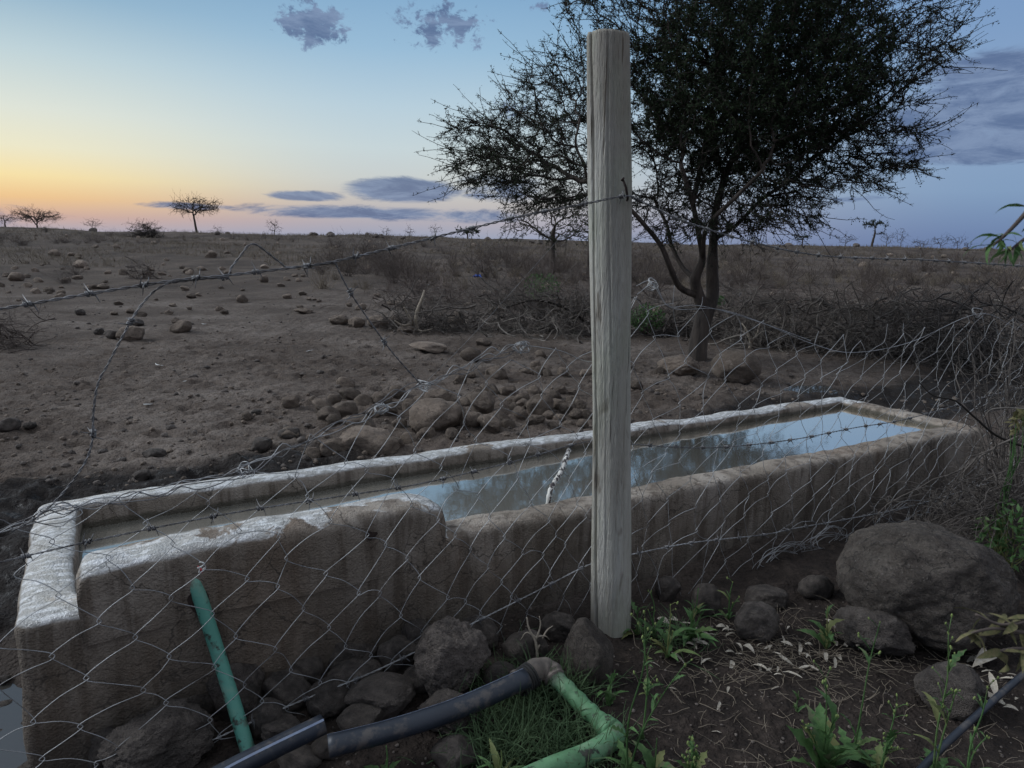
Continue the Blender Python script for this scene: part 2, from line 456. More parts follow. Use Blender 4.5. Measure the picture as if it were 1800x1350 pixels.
MT['grass'] = mat('green_grass', [(0.05, 0.09, 0.04), (0.12, 0.175, 0.085)], 5, bump=(), trans=0.2)
MT['straw'] = mat('dry_grass', [(0.11, 0.088, 0.066), (0.22, 0.18, 0.135)], 3, bump=(), var=0.2)
MT['wire'] = mat('galvanised_wire', [(0.10, 0.09, 0.085), (0.34, 0.34, 0.34), (0.5, 0.5, 0.5)], 9, rough=(0.35, 0.6), spec=0.5, metal=0.55, bump=())
MT['wire_dark'] = mat('weathered_wire', [(0.06, 0.055, 0.055), (0.16, 0.155, 0.155), (0.26, 0.26, 0.27)], 14, rough=(0.4, 0.65), metal=0.5, bump=())
MT['iron_and_hole_shade'] = mat('rusty_iron_and_hole_shade', [(0.02, 0.014, 0.012), (0.05, 0.032, 0.026)], 60, bump=((90, 0.5),), bump_dist=0.002)
def dusty(g, v, c, b): return g.mix(g.m('MULTIPLY', g.ss(g.noise(v, 16, 5, 0.7), 0.5, 0.66), 0.55), c, (0.11, 0.092, 0.078, 1))
MT['black_pipe'] = mat('black_polythene', [(0.012, 0.016, 0.024), (0.022, 0.028, 0.04)], 6, rough=(0.36, 0.6), spec=0.45, bump=((80, 0.15),), bump_dist=0.003, extra=dusty)
MT['scratch'] = mat('pipe_stripe', [(0.13, 0.16, 0.24), (0.24, 0.28, 0.36)], 20, rough=(0.4, 0.5), bump=())
def pipe_extra(g, v, c, b):
    d = g.ss(g.noise(v, 26, 5, 0.65), 0.56, 0.66); c = g.mix(d, c, (0.035, 0.04, 0.03, 1))
    d2 = g.ss(g.noise(v, 7, 4, 0.6), 0.5, 0.66)
    c = g.mix(g.m('MULTIPLY', d2, 0.55), c, (0.30, 0.33, 0.24, 1))
    return g.mix(g.m('MULTIPLY', g.ss(g.noise(v, 11, 5, 0.7), 0.52, 0.64), 0.6), c, (0.10, 0.085, 0.068, 1))
MT['green_pipe'] = mat('green_plastic_pipe', [(0.06, 0.22, 0.165), (0.12, 0.33, 0.26)], 5, rough=(0.45, 0.6), spec=0.4, bump=((60, 0.2),), bump_dist=0.003, extra=pipe_extra)
MT['green_hose'] = mat('green_muddy_hose', [(0.06, 0.13, 0.06), (0.11, 0.24, 0.12), (0.16, 0.3, 0.17)], 9, rough=(0.5, 0.75), bump=((40, 0.4),), bump_dist=0.006, extra=pipe_extra)
MT['joint'] = mat('grimy_coupling', [(0.035, 0.033, 0.032), (0.12, 0.1, 0.085), (0.24, 0.2, 0.17)], 14, bump=((50, 0.6),), bump_dist=0.004)
MT['rubber'] = mat('rubber_strip', [(0.018, 0.018, 0.018), (0.04, 0.037, 0.035)], 14, bump=((50, 0.6),), bump_dist=0.004)
MT['red'] = mat('red_string', [(0.35, 0.03, 0.04), (0.5, 0.08, 0.08)], 30, bump=())
MT['white'] = mat('white_scrap', [(0.55, 0.55, 0.52), (0.7, 0.7, 0.68)], 10, bump=())
MT['blue'] = mat('blue_plastic', [(0.03, 0.09, 0.42), (0.05, 0.14, 0.55)], 10, rough=(0.4, 0.5), bump=())
MT['yellow'] = mat('weed_bud', [(0.12, 0.19, 0.06), (0.24, 0.27, 0.09)], 10, bump=())

def wood_extra(g, v, c, b):
    tcn = g.node('ShaderNodeTexCoord').outputs['Object']
    gr = g.noise(g.scalev(tcn, (1, 1, 0.022)), 190, 4, 0.75, 0.0)
    c = g.mix(g.m('MULTIPLY', g.ss(gr, 0.5, 0.7), 0.5), c, (0.15, 0.125, 0.095, 1))
    ck = g.noise(g.scalev(tcn, (1, 1, 0.012)), 70, 2, 0.6, 0.0)
    c = g.mix(g.ss(ck, 0.655, 0.69), c, (0.045, 0.036, 0.028, 1))
    kn = g.noise(g.scalev(tcn, (1, 1, 0.25)), 17, 3, 0.5, 0.8)
    c = g.mix(g.m('MULTIPLY', g.ss(kn, 0.61, 0.72), 0.75), c, (0.12, 0.095, 0.07, 1))
    pz = g.node('ShaderNodeSeparateXYZ'); g.l.new(tcn, pz.inputs[0])
    tpz = g.m('ADD', pz.outputs[2], g.m('MULTIPLY', g.noise(tcn, 6, 4, 0.6), 0.5))
    c = g.mix(g.m('MULTIPLY', g.ss(tpz, 1.9, 2.3), 0.5), c, (0.17, 0.135, 0.10, 1))
    c = g.mix(g.m('MULTIPLY', g.ss(tpz, 0.5, 0.2), 0.55), c, (0.12, 0.10, 0.08, 1))
    gg = g.ss(g.noise(g.scalev(tcn, (1, 1, 0.4)), 5, 4, 0.6), 0.45, 0.7)
    c = g.mix(g.m('MULTIPLY', gg, 0.45), c, (0.33, 0.35, 0.26, 1))
    return c
MT['wood'] = mat('weathered_wood', [(0.26, 0.235, 0.195), (0.40, 0.378, 0.328), (0.52, 0.50, 0.45)], 6, stretch=(1, 1, 0.12), bump=((40, 0.7), (150, 0.8)), bump_dist=0.012, extra=wood_extra)

def conc_extra(g, v, c, b):
    tcn = g.node('ShaderNodeTexCoord').outputs['Object']
    geo = g.node('ShaderNodeNewGeometry'); sp = g.node('ShaderNodeSeparateXYZ'); g.l.new(geo.outputs['Normal'], sp.inputs[0])
    pos = g.node('ShaderNodeSeparateXYZ'); g.l.new(tcn, pos.inputs[0])
    streak = g.noise(g.scalev(tcn, (1, 1, 0.07)), 16, 5, 0.65)
    c = g.mix(g.m('MULTIPLY', g.ss(streak, 0.46, 0.64), 0.7), c, (0.085, 0.062, 0.045, 1))
    rust = g.ss(g.noise(g.scalev(tcn, (1, 1, 0.3)), 2.2, 5, 0.6), 0.5, 0.68)
    c = g.mix(g.m('MULTIPLY', rust, 0.5), c, (0.20, 0.14, 0.098, 1))
    # patchy darker brown on the upright near face, stronger low down and leftwards
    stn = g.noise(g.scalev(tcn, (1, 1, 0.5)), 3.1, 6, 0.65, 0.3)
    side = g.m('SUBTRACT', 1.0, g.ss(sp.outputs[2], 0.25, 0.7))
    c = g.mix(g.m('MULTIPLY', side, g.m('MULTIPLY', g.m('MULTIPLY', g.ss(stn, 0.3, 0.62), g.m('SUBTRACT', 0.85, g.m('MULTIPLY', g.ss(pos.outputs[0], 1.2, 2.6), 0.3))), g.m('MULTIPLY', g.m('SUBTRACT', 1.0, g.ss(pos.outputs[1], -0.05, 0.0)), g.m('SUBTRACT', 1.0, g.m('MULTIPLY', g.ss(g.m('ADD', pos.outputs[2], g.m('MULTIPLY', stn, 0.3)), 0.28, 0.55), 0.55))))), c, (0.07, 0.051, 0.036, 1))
    # whitewash left on the crown of the rim, flaking off
    up = g.ss(sp.outputs[2], 0.45, 0.8)
    wn = g.noise(tcn, 2.6, 7, 0.62, 0.4)
    left = g.m('SUBTRACT', 1.0, g.ss(pos.outputs[0], 0.8, 1.6))
    fr = g.ss(pos.outputs[1], 0.7, 0.85); nr_ = g.m('MULTIPLY', g.ss(pos.outputs[0], 1.36, 1.4), g.m('SUBTRACT', 1.0, fr))
    th = g.m('SUBTRACT', g.m('ADD', g.m('ADD', wn, g.m('MULTIPLY', left, 0.18)), g.m('MULTIPLY', fr, 0.17)), g.m('MULTIPLY', nr_, 0.08))
    wm = g.m('MULTIPLY', up, g.ss(th, 0.575, 0.61))
    c = g.mix(wm, c, g.mix(g.ss(g.noise(g.scalev(tcn, (0.4, 1, 1)), 40, 4, 0.7), 0.45, 0.6), (0.40, 0.385, 0.36, 1), (0.70, 0.695, 0.685, 1)))
    # fine cracks, grit, and the tide line inside the basin
    vo = g.node('ShaderNodeTexVoronoi', feature='DISTANCE_TO_EDGE'); vo.inputs['Scale'].default_value = 2.3
    wv = g.node('ShaderNodeVectorMath', operation='ADD'); g.l.new(tcn, wv.inputs[0]); g.l.new(g.scalev(g.noise(tcn, 4, 4, 0.6, out='Color'), (0.4, 0.4, 0.4)), wv.inputs[1]); g.l.new(wv.outputs[0], vo.inputs['Vector'])
    c = g.mix(g.m('MULTIPLY', g.ss(vo.outputs['Distance'], 0.012, 0.0), 0.7), c, (0.04, 0.033, 0.027, 1))
    c = g.mix(g.m('MULTIPLY', g.ss(g.noise(tcn, 130, 2, 0.6), 0.58, 0.7), 0.3), c, (0.07, 0.06, 0.05, 1))
    ins = g.m('MULTIPLY', g.ss(pos.outputs[1], 0.02, 0.06), g.ss(g.m('ADD', pos.outputs[2], g.m('MULTIPLY', g.noise(tcn, 9, 3), 0.03)), 0.352, 0.335))
    c = g.mix(g.m('MULTIPLY', ins, 0.75), c, (0.06, 0.055, 0.04, 1))
    # dried algae / dirt towards the foot, edge follows noise
    low = g.ss(g.m('ADD', pos.outputs[2], g.m('MULTIPLY', g.noise(tcn, 3, 4), 0.35)), 0.36, 0.08)
    c = g.mix(g.m('MULTIPLY', low, 0.6), c, (0.055, 0.047, 0.04, 1))
    wet = g.m('MULTIPLY', up, g.m('MULTIPLY', g.ss(g.noise(g.scalev(tcn, (1.0, 0.8, 1)), 6, 3, 0.5, 0.3), 0.57, 0.6), g.m('SUBTRACT', 1.0, g.ss(pos.outputs[0], 0.1, 0.22))))
    g.l.new(g.m('SUBTRACT', g.m('SUBTRACT', 0.78, g.m('MULTIPLY', wm, 0.5)), g.m('MULTIPLY', wet, 0.45)), b.inputs['Roughness'])
    return c
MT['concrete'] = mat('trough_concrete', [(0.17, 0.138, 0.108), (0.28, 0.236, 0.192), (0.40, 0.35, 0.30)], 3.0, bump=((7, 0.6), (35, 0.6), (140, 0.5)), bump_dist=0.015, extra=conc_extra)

def water_mat(name, col, rough=0.02, bump=0.02, ior=1.6):
    m = bpy.data.materials.new(name); m.use_nodes = True; g = NT(m.node_tree); b = g.n['Principled BSDF']
    tcn = g.node('ShaderNodeTexCoord').outputs['Object']
    c = g.mix(g.noise(tcn, 1.5, 3), (*[q * 0.85 for q in col], 1), (*[q * 1.15 for q in col], 1)); g.l.new(c, b.inputs['Base Color'])
    b.inputs['Roughness'].default_value = rough; b.inputs['IOR'].default_value = ior; b.inputs['Specular IOR Level'].default_value = 0.5
    bn = g.node('ShaderNodeBump'); bn.inputs['Strength'].default_value = bump; bn.inputs['Distance'].default_value = 0.02
    g.l.new(g.noise(tcn, 5, 2, 0.5), bn.inputs['Height']); g.l.new(bn.outputs[0], b.inputs['Normal'])
    return m
MT['water'] = water_mat('murky_water', (0.20, 0.19, 0.165), 0.015, 0.03, 1.9)
def glossy_water(m, lo, hi):
    g = NT(m.node_tree); o = g.n['Material Output']; b = g.n['Principled BSDF']; gl = g.node('ShaderNodeBsdfGlossy'); gl.inputs['Roughness'].default_value = 0.06
    gl.inputs['Color'].default_value = (0.97, 0.92, 0.83, 1); lw = g.node('ShaderNodeLayerWeight'); lw.inputs['Blend'].default_value = 0.5
    g.l.new(b.inputs['Normal'].links[0].from_socket, gl.inputs['Normal'])
    mr = g.node('ShaderNodeMapRange'); g.l.new(lw.outputs['Facing'], mr.inputs[0]); mr.inputs[1].default_value = 0.58; mr.inputs[2].default_value = 0.78; mr.inputs[3].default_value = lo; mr.inputs[4].default_value = hi
    mx = g.node('ShaderNodeMixShader'); g.l.new(mr.outputs[0], mx.inputs[0]); g.l.new(b.outputs[0], mx.inputs[1]); g.l.new(gl.outputs[0], mx.inputs[2]); g.l.new(mx.outputs[0], o.inputs[0])
glossy_water(MT['water'], 0.28, 0.85)
MT['puddle'] = water_mat('puddle_water', (0.05, 0.047, 0.042), 0.03, 0.05, 1.7)

def ground_mat():
    m = bpy.data.materials.new('ground_soil'); m.use_nodes = True; g = NT(m.node_tree); b = g.n['Principled BSDF']
    tcn = g.node('ShaderNodeTexCoord').outputs['Object']
    at = lambda n: g.node('ShaderNodeAttribute', attribute_name=n).outputs['Fac']
    mud, soil, far = at('mud'), at('soil'), at('far')
    n1 = g.noise(tcn, 0.55, 5, 0.65); n2 = g.noise(tcn, 9, 4, 0.7); n3 = g.noise(tcn, 55, 2, 0.6)
    dust = g.ramp(n1, [(0.34, (0.068, 0.052, 0.042, 1)), (0.5, (0.118, 0.094, 0.078, 1)), (0.64, (0.182, 0.151, 0.129, 1))])
    dust = g.mix(g.m('MULTIPLY', g.ss(n2, 0.46, 0.62), 0.6), dust, (0.066, 0.05, 0.04, 1))
    dust = g.mix(g.m('MULTIPLY', g.ss(n3, 0.52, 0.66), 0.6), dust, (0.04, 0.03, 0.025, 1))
    fieldc = g.ramp(g.noise(g.scalev(tcn, (1, 0.6, 1)), 0.35, 6, 0.7), [(0.35, (0.038, 0.029, 0.024, 1)), (0.5, (0.074, 0.057, 0.046, 1)), (0.66, (0.125, 0.098, 0.079, 1))])
    fieldc = g.mix(g.m('MULTIPLY', g.ss(g.noise(tcn, 2.2, 5, 0.7), 0.48, 0.6), 0.6), fieldc, (0.07, 0.052, 0.04, 1))
    c = g.mix(far, dust, fieldc)
    sc_ = g.ramp(g.noise(tcn, 14, 5, 0.7), [(0.3, (0.016, 0.0125, 0.011, 1)), (0.55, (0.036, 0.0275, 0.023, 1)), (0.75, (0.075, 0.058, 0.048, 1))])
    c = g.mix(soil, c, sc_)
    c = g.mix(mud, c, g.mix(n2, (0.012, 0.0105, 0.010, 1), (0.034, 0.028, 0.025, 1)))
    g.l.new(c, b.inputs['Base Color'])
    wetn = g.m('MULTIPLY', mud, g.ss(n2, 0.50, 0.36))
    g.l.new(g.m('SUBTRACT', 0.95, g.m('MULTIPLY', wetn, 0.5)), b.inputs['Roughness']); b.inputs['Specular IOR Level'].default_value = 0.15
    prev = None
    for sc, stg, ds in ((14, 0.8, 0.05), (60, 0.8, 0.02)):
        bn = g.node('ShaderNodeBump'); bn.inputs['Strength'].default_value = stg; bn.inputs['Distance'].default_value = ds
        g.l.new(g.noise(tcn, sc, 3, 0.65), bn.inputs['Height'])
        if prev: g.l.new(prev, bn.inputs['Normal'])
        prev = bn.outputs[0]
    g.l.new(prev, b.inputs['Normal'])
    return m

# ================================================================== GROUND
V = np.stack([X, Y, Z], -1).reshape(-1, 3); ny, nx = X.shape
idx = np.arange(ny * nx).reshape(ny, nx)
Q = np.stack([idx[:-1, :-1], idx[:-1, 1:], idx[1:, 1:], idx[1:, :-1]], -1).reshape(-1, 4)
gme = mesh_from('ground', V, [Q])
xx, yy = V[:, 0], V[:, 1]; aa, pp = TLoc(xx, yy)
nz = fbm(np.stack([xx * 1.3, yy * 1.3, xx * 0], -1), 3, 88)
def attr(me, name, vals):
    a_ = me.attributes.new(name, 'FLOAT', 'POINT'); a_.data.foreach_set('value', np.asarray(vals, np.float32))
attr(gme, 'mud', np.clip(mud_mask(xx, yy) * 1.3, 0, 1))
attr(gme, 'soil', np.clip(1 - sst(pp + 0.12 * nz, -0.3, 0.1), 0, 1))
attr(gme, 'far', np.clip(sst(np.hypot(xx, yy) + 2.5 * nz + 1.3 * np.maximum(xx, -3), 13, 20), 0, 1))
ground = ob('ground', gme, ground_mat()); tag(ground, 'dusty brown trampled earth running out to the horizon', kind='structure')

# puddles
def puddle(name, cx, cy, z, rx, ry, rz, seed, label):
    mb = MB(); n = 48; an = np.arange(n) * 2 * math.pi / n
    r = 1 + 0.25 * fbm(np.stack([np.cos(an) * 1.6 + seed, np.sin(an) * 1.6, an * 0], -1), 3, seed)
    x, y = np.cos(an) * r * rx, np.sin(an) * r * ry; c, s = math.cos(rz), math.sin(rz)
    V = np.stack([cx + c * x - s * y, cy + s * x + c * y, np.full(n, z)], 1); V = np.vstack([V, [cx, cy, z]])
    mb.add(V, [(i, (i + 1) % n, n) for i in range(n)])
    o = ob(name, mb, MT['puddle'], sm=False); tag(o, label, kind='structure'); return o
pc_ = TW(-0.35, 0.4, 0)
puddle('puddle', pc_.x, pc_.y, gz(pc_.x, pc_.y) + 0.085, 0.52, 0.7, TA, 3, 'shallow muddy puddle at the end of the trough')
puddle('puddle', 3.2, 7.55, gz(3.2, 7.55) + 0.02, 0.42, 0.35, 0.4, 8, 'small bright puddle in dark mud beyond the trough')

# ================================================================== TROUGH
def loft(stations, closed, name, seed, amp):
    """stations: list of cross-sections (k,3) of equal length"""
    S = np.array(stations); n, k, _ = S.shape
    V = S.reshape(-1, 3).copy(); ids = np.arange(n * k).reshape(n, k)
    nx_ = np.roll(ids, -1, 0) if closed else ids[1:]; cu = ids if closed else ids[:-1]
    Q = np.stack([cu[:, :-1], nx_[:, :-1], nx_[:, 1:], cu[:, 1:]], -1).reshape(-1, 4)
    T = []
    if not closed:
        for r, fl in ((ids[0], False), (ids[-1], True)):
            for i in range(1, k - 1): T.append((r[0], r[i], r[i + 1]) if not fl else (r[0], r[i + 1], r[i]))
    d = amp * np.stack([fbm(V * 3.0, 4, seed), fbm(V * 3.0, 4, seed + 5), fbm(V * 3.3, 4, seed + 9)], -1) + amp * 0.35 * np.stack([fbm(V * 14, 3, seed + 20 + q) for q in range(3)], -1)
    V = V + d
    mb = MB(); mb.add(V, T, Q); return mb

def profile(o, i, z0, zt, zi, r=0.035, nside=8, ntop=7):
    """section from outer foot over the rim to inner foot; o, i = outer/inner plan points (local a,p)"""
    o = np.array(o); i = np.array(i); wv = i - o; wl = np.linalg.norm(wv); u = wv / wl; pts = []
    for t in np.linspace(0, 1, nside, endpoint=False): pts.append((*o, z0 + (zt - r - z0) * t))
    for q in np.linspace(0, math.pi / 2, 5): pts.append((*(o + u * r * (1 - math.cos(q))), zt - r + r * math.sin(q)))
    for t in np.linspace(0, 1, ntop + 2)[1:-1]: pts.append((*(o + u * (r + (wl - 2 * r) * t)), zt + 0.004 * math.sin(t * math.pi)))
    for q in np.linspace(0, math.pi / 2, 5): pts.append((*(i - u * r * (1 - math.sin(q))), zt - r + r * math.cos(q)))
    for t in np.linspace(0, 1, nside)[1:]: pts.append((*i, zt - r + (zi - zt + r) * t))
    return pts

WL, WR, WN, WF = 0.155, 0.15, 0.17, 0.13       # wall thicknesses: left, right, near, far
def ring_stations(step=0.045):
    a0, a1, p0, p1 = 0.0, T_LEN, T_NEAR, T_FAR; cr = 0.05
    ia0, ia1, ip0, ip1 = a0 + WL, a1 - WR, p0 + WN, p1 - WF
    out = []
    def edge(o0, o1, i0, i1, n):
        for t in np.linspace(0, 1, n, endpoint=False):
            out.append((np.array(o0) + (np.array(o1) - np.array(o0)) * t, np.array(i0) + (np.array(i1) - np.array(i0)) * t))
    def corner(c, s0, inner):
        for q in np.linspace(0, 1, 5, endpoint=False):
            an = s0 + q * math.pi / 2
            out.append((np.array(c) + cr * np.array([math.cos(an), math.sin(an)]), np.array(inner)))
    nl, ns = int(T_LEN / step), int((p1 - p0) / step); eps = 0.004
    edge((a0 + cr, p0), (a1 - cr, p0), (ia0 + eps, ip0), (ia1 - eps, ip0), nl); corner((a1 - cr, p0 + cr), -math.pi / 2, (ia1, ip0))
    edge((a1, p0 + cr), (a1, p1 - cr), (ia1, ip0 + eps), (ia1, ip1 - eps), ns); corner((a1 - cr, p1 - cr), 0, (ia1, ip1))
    edge((a1 - cr, p1), (a0 + cr, p1), (ia1 - eps, ip1), (ia0 + eps, ip1), nl); corner((a0 + cr, p1 - cr), math.pi / 2, (ia0, ip1))
    edge((a0, p1 - cr), (a0, p0 + cr), (ia0, ip1 - eps), (ia0, ip0 + eps), ns); corner((a0 + cr, p0 + cr), math.pi, (ia0, ip0))
    return out
trough = empty('water_trough', TW(0, 0, 0), TA)
tag(trough, 'long weathered concrete cattle trough filled with murky water', 'water trough')
sts = []
for o_, i_ in ring_stations():
    batter = np.array(o_) + (np.array(o_) - np.array([T_LEN / 2, 0.5])) * 0
    pr = profile(o_, i_, -0.35, RIM + 0.008 - 0.058 * o_[0] / T_LEN, 0.02); sts.append(pr)
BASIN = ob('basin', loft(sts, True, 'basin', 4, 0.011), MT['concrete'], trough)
fl = MB(); fl.add([(0.05, 0, 0.05), (T_LEN - 0.05, 0, 0.05), (T_LEN - 0.05, 0.95, 0.05), (0.05, 0.95, 0.05)], None, [(0, 1, 2, 3)])
ob('basin_floor', fl, MT['concrete'], trough, sm=False)
# raised length of near wall
def local_a(px, py, z): p = atz(px, py, z); return TLoc(p.x, p.y)[0]
RA0, RA1 = 0.175, 1.365
sts = []
for k, t in enumerate(np.linspace(0, 1, 64)):
    a_ = RA0 + (RA1 - RA0) * t
    dl = (a_ - RA0); dr = (RA1 - a_)
    top = 0.535 + 0.015 * t - 0.10 * math.exp(-dl / 0.015) * 0.5 - 0.06 * math.exp(-dr / 0.06)
    pr = profile((a_, T_NEAR - 0.006), (a_, T_NEAR + WN + 0.012), 0.30, top, 0.24, r=0.045, nside=4)
    sts.append(pr)
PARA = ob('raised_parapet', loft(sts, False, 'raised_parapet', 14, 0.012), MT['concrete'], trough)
PARA['label'] = 'higher stretch of near wall with peeling whitewash'
hole = MB(); hp = onplane(653, 941, T_NEAR - 0.012); la = TLoc(hp.x, hp.y)[0]
an = np.arange(14) * 2 * math.pi / 14; rr = 0.016 * (1 + 0.3 * np.sin(an * 3 + 1))
hole.add([(la + math.cos(t) * r * 1.2, T_NEAR - 0.012, hp.z + math.sin(t) * r) for t, r in zip(an, rr)] + [(la, T_NEAR - 0.012, hp.z)], [(i, (i + 1) % 14, 14) for i in range(14)])
ob('drain_hole_shade', hole, MT['iron_and_hole_shade'], PARA)  # flat dark disc, shade inside the hole put in as colour
# water
wm = MB(); wz = 0.304; gx_ = np.linspace(WL - 0.02, T_LEN - WR + 0.02, 40); gp_ = np.linspace(T_NEAR + WN - 0.02, T_FAR - WF + 0.02, 10)
A_, P_ = np.meshgrid(gx_, gp_); Vw = np.stack([A_, P_, np.full_like(A_, wz)], -1).reshape(-1, 3); ii = np.arange(400).reshape(10, 40)
wm.add(Vw, None, np.stack([ii[:-1, :-1], ii[:-1, 1:], ii[1:, 1:], ii[1:, :-1]], -1).reshape(-1, 4))
wo_ = ob('water', wm, MT['water'], loc=TW(0, 0, 0), rot=(0, 0, TA)); tag(wo_, 'murky still water reflecting the sky inside the trough', kind='structure')
# mottled stick standing in the water
p0 = onplane(966, 868, T_NEAR + WN + 0.05); p1 = onplane(1000, 792, T_NEAR + WN + 0.30)
mb = MB(); pts = spline([TW(*(lambda q: (TLoc(q.x, q.y)[0], TLoc(q.x, q.y)[1], 0.20))(p0)), p0, (p0 + p1) / 2 + Vector((0.008, 0, 0.0)), p1], 14)
mb.tube(pts, 0.009 + 0.004 * np.abs(np.sin(np.arange(len(pts)) * 1.1)), 8)
def mott(g, v, c, b): return g.mix(g.ss(g.noise(v, 45, 2, 0.5), 0.5, 0.55), c, (0.06, 0.05, 0.05, 1))
MT['stick'] = mat('mottled_stick', [(0.5, 0.47, 0.42), (0.62, 0.6, 0.55)], 20, extra=mott)
tag(ob('stick', mb, MT['stick']), 'pale mottled stick standing in the trough water', 'stick')

# ================================================================== POST
pb = Vector((0.414, 2.54, gz(0.414, 2.54))); ptop = aty(1071, 62, 2.54)
post = empty('fence_post', pb); tag(post, 'thick weathered round wooden fence post in front of the trough', 'fence post')
ax_ = ptop - pb; hgt = ax_.length
nr, ns = 260, 150
tt = np.linspace(-0.12, 1, nr); th = np.arange(ns) * 2 * math.pi / ns
TT, TH = np.meshgrid(tt, th, indexing='ij')
rad = 0.0765 - 0.004 * TT + 0.0025 * np.sin(TT * 9 + 1) + 0.001 * sst(TT, 0.5, 1.0)
pc = np.stack([np.cos(TH) * 2.2, np.sin(TH) * 2.2, TT * 2.2], -1)
rad = rad + 0.003 * fbm(pc, 3, 6) + 0.0011 * fbm(np.stack([np.cos(TH) * 16, np.sin(TH) * 16, TT * 5], -1), 3, 16)
def crack(th0, t0, t1, depth, wd, wob, seed):
    c = th0 + wob * fbm(np.stack([TT * 5, TT * 0 + seed, TT * 0], -1), 3, seed)
    d = np.angle(np.exp(1j * (TH - c)))
    e_ = sst(TT, t0 - 0.02, t0 + 0.06) * (1 - sst(TT, t1 - 0.06, t1 + 0.02)) if t1 < 0.99 else sst(TT, t0 - 0.02, t0 + 0.06)
    return depth * e_ * np.exp(-(d / wd) ** 2)
for c_ in ((math.radians(212), 0.35, 1.0, 0.022, 0.05, 0.10, 1), (math.radians(214), -0.2, 0.42, 0.024, 0.06, 0.06, 2), (math.radians(262), 0.5, 1.0, 0.004, 0.03, 0.06, 3),
           (math.radians(300), 0.05, 0.4, 0.004, 0.03, 0.05, 4), (math.radians(245), 0.1, 0.5, 0.003, 0.03, 0.05, 5), (math.radians(100), 0.0, 1.0, 0.012, 0.05, 0.1, 7)):
    rad = rad - crack(*c_)
rad = rad * (1 - 0.012 * sst(TT, 0.997, 1.0))
bend = 0.006 * np.sin(TT * math.pi * 1.3)
Vp = np.stack([np.cos(TH) * rad + TT * ax_.x + bend, np.sin(TH) * rad + TT * ax_.y, TT * ax_.z + 0.003 * fbm(pc, 2, 30) * sst(TT, 0.97, 1.0)], -1).reshape(-1, 3)
ids = np.arange(nr * ns).reshape(nr, ns); nxt = np.roll(ids, -1, 1)
mb = MB(); tr_ = [(ids[-1][i], ids[-1][(i + 1) % ns], nr * ns) for i in range(ns)]
mb.add(np.vstack([Vp, [Vp[ids[-1]].mean(0)]]), tr_, np.stack([ids[:-1], nxt[:-1], nxt[1:], ids[1:]], -1).reshape(-1, 4))
SHAFT = ob('shaft', mb, MT['wood'], post)
def post_front(px, py): return onplane(px, py, -0.423)
n0, n1 = post_front(1095, 316) - pb, post_front(1103, 349) - pb
mb = MB(); mb.tube([n0, n0 * 0.6 + n1 * 0.4 + Vector((0.003, -0.004, 0)), n1 + Vector((0, -0.004, 0)), n1 + Vector((0.004, 0.03, -0.004))], 0.0042, 8)
mb.tube([n0 + Vector((-0.003, 0, 0.004)), n0 + Vector((0.001, 0, 0))], 0.0075, 8)
ob('bent_nail', mb, MT['iron_and_hole_shade'], SHAFT)

# ================================================================== BARBED WIRE
rng = random.Random(7)
def barb_mesh(seed):
    r = random.Random(seed); mb = MB()
    for s in (-1, 1):
        t = np.linspace(0, 1, 14); hx = 0.006 * (t - 0.5) + s * 0.004; an = t * 4 * math.pi
        P = np.stack([hx, np.cos(an) * 0.0048, np.sin(an) * 0.0048], 1)
        q = r.uniform(-0.3, 0.3)
        tip0 = P[0] + np.array([-0.006 * s, 0.016, 0.012 * s + q * 0.01]); tip1 = P[-1] + np.array([0.006 * s, -0.012 - q * 0.01, -0.018 * s])
        P = np.vstack([tip0, P, tip1]); rd = np.full(len(P), 0.0017); rd[0] = rd[-1] = 0.0005
        mb.tube(P, rd, 5)
    return smooth(mb.mesh('barb'))
BARBS = [barb_mesh(i) for i in range(4)]
for b_ in BARBS: b_.materials.append(MT['wire_dark'])
def barbed(name, pts, label, r=0.0017, hr=0.0022, gap=0.13, pitch=0.05, m='wire_dark', barbs=True, n=14, off=0.5):
    root = empty(name, (0, 0, 0)); tag(root, label, 'barbed wire' if barbs else 'wire')
    P, L = resample(spline(pts, n), 0.008)
    T = np.gradient(P, axis=0); T /= np.linalg.norm(T, axis=1, keepdims=True)
    U = np.cross(T, [0, 0, 1.0]); U /= np.linalg.norm(U, axis=1, keepdims=True) + 1e-9; W = np.cross(T, U)
    s_ = np.linspace(0, L, len(P)); ph = s_ / pitch * 2 * math.pi + 0.8 * np.sin(s_ * 3)
    for k in (0, 1):
        an = ph + k * math.pi; mb = MB()
        mb.tube(P + hr * (np.cos(an)[:, None] * U + np.sin(an)[:, None] * W), r, 5)
        strand_ = ob('strand', mb, MT[m], root)
    if barbs:
        d = gap * off
        while d < L:
            i = min(len(P) - 1, int(d / L * (len(P) - 1)))
            q = Vector(T[i]).to_track_quat('X', 'Z') @ Quaternion((1, 0, 0), rng.uniform(0, 6.28))
            o = ob('barb', BARBS[rng.randrange(4)], None, strand_, P[i]); o.rotation_mode = 'QUATERNION'; o.rotation_quaternion = q; o.scale = (1.25,) * 3
            d += gap * rng.uniform(0.85, 1.15)
    return root
def pl(lst, perp): return [onplane(x, y, perp if len(q) == 0 else q[0]) for (x, y, *q) in lst]
MESHP = -0.268
barbed('barbed_wire', pl([(-130, 562), (0, 543), (130, 521), (300, 494), (400, 484), (510, 471), (590, 459), (720, 428), (818, 404), (930, 377, -0.36), (1040, 356, -0.425), (1072, 349, -0.432),
                          (1103, 345, -0.43), (1122, 352, -0.38), (1200, 388), (1320, 425), (1450, 450), (1640, 458), (1830, 470)], -0.34),
       'top strand of barbed wire sloping from upper left to the nail in the post', r=0.0019, hr=0.0024, gap=0.135, pitch=0.06)
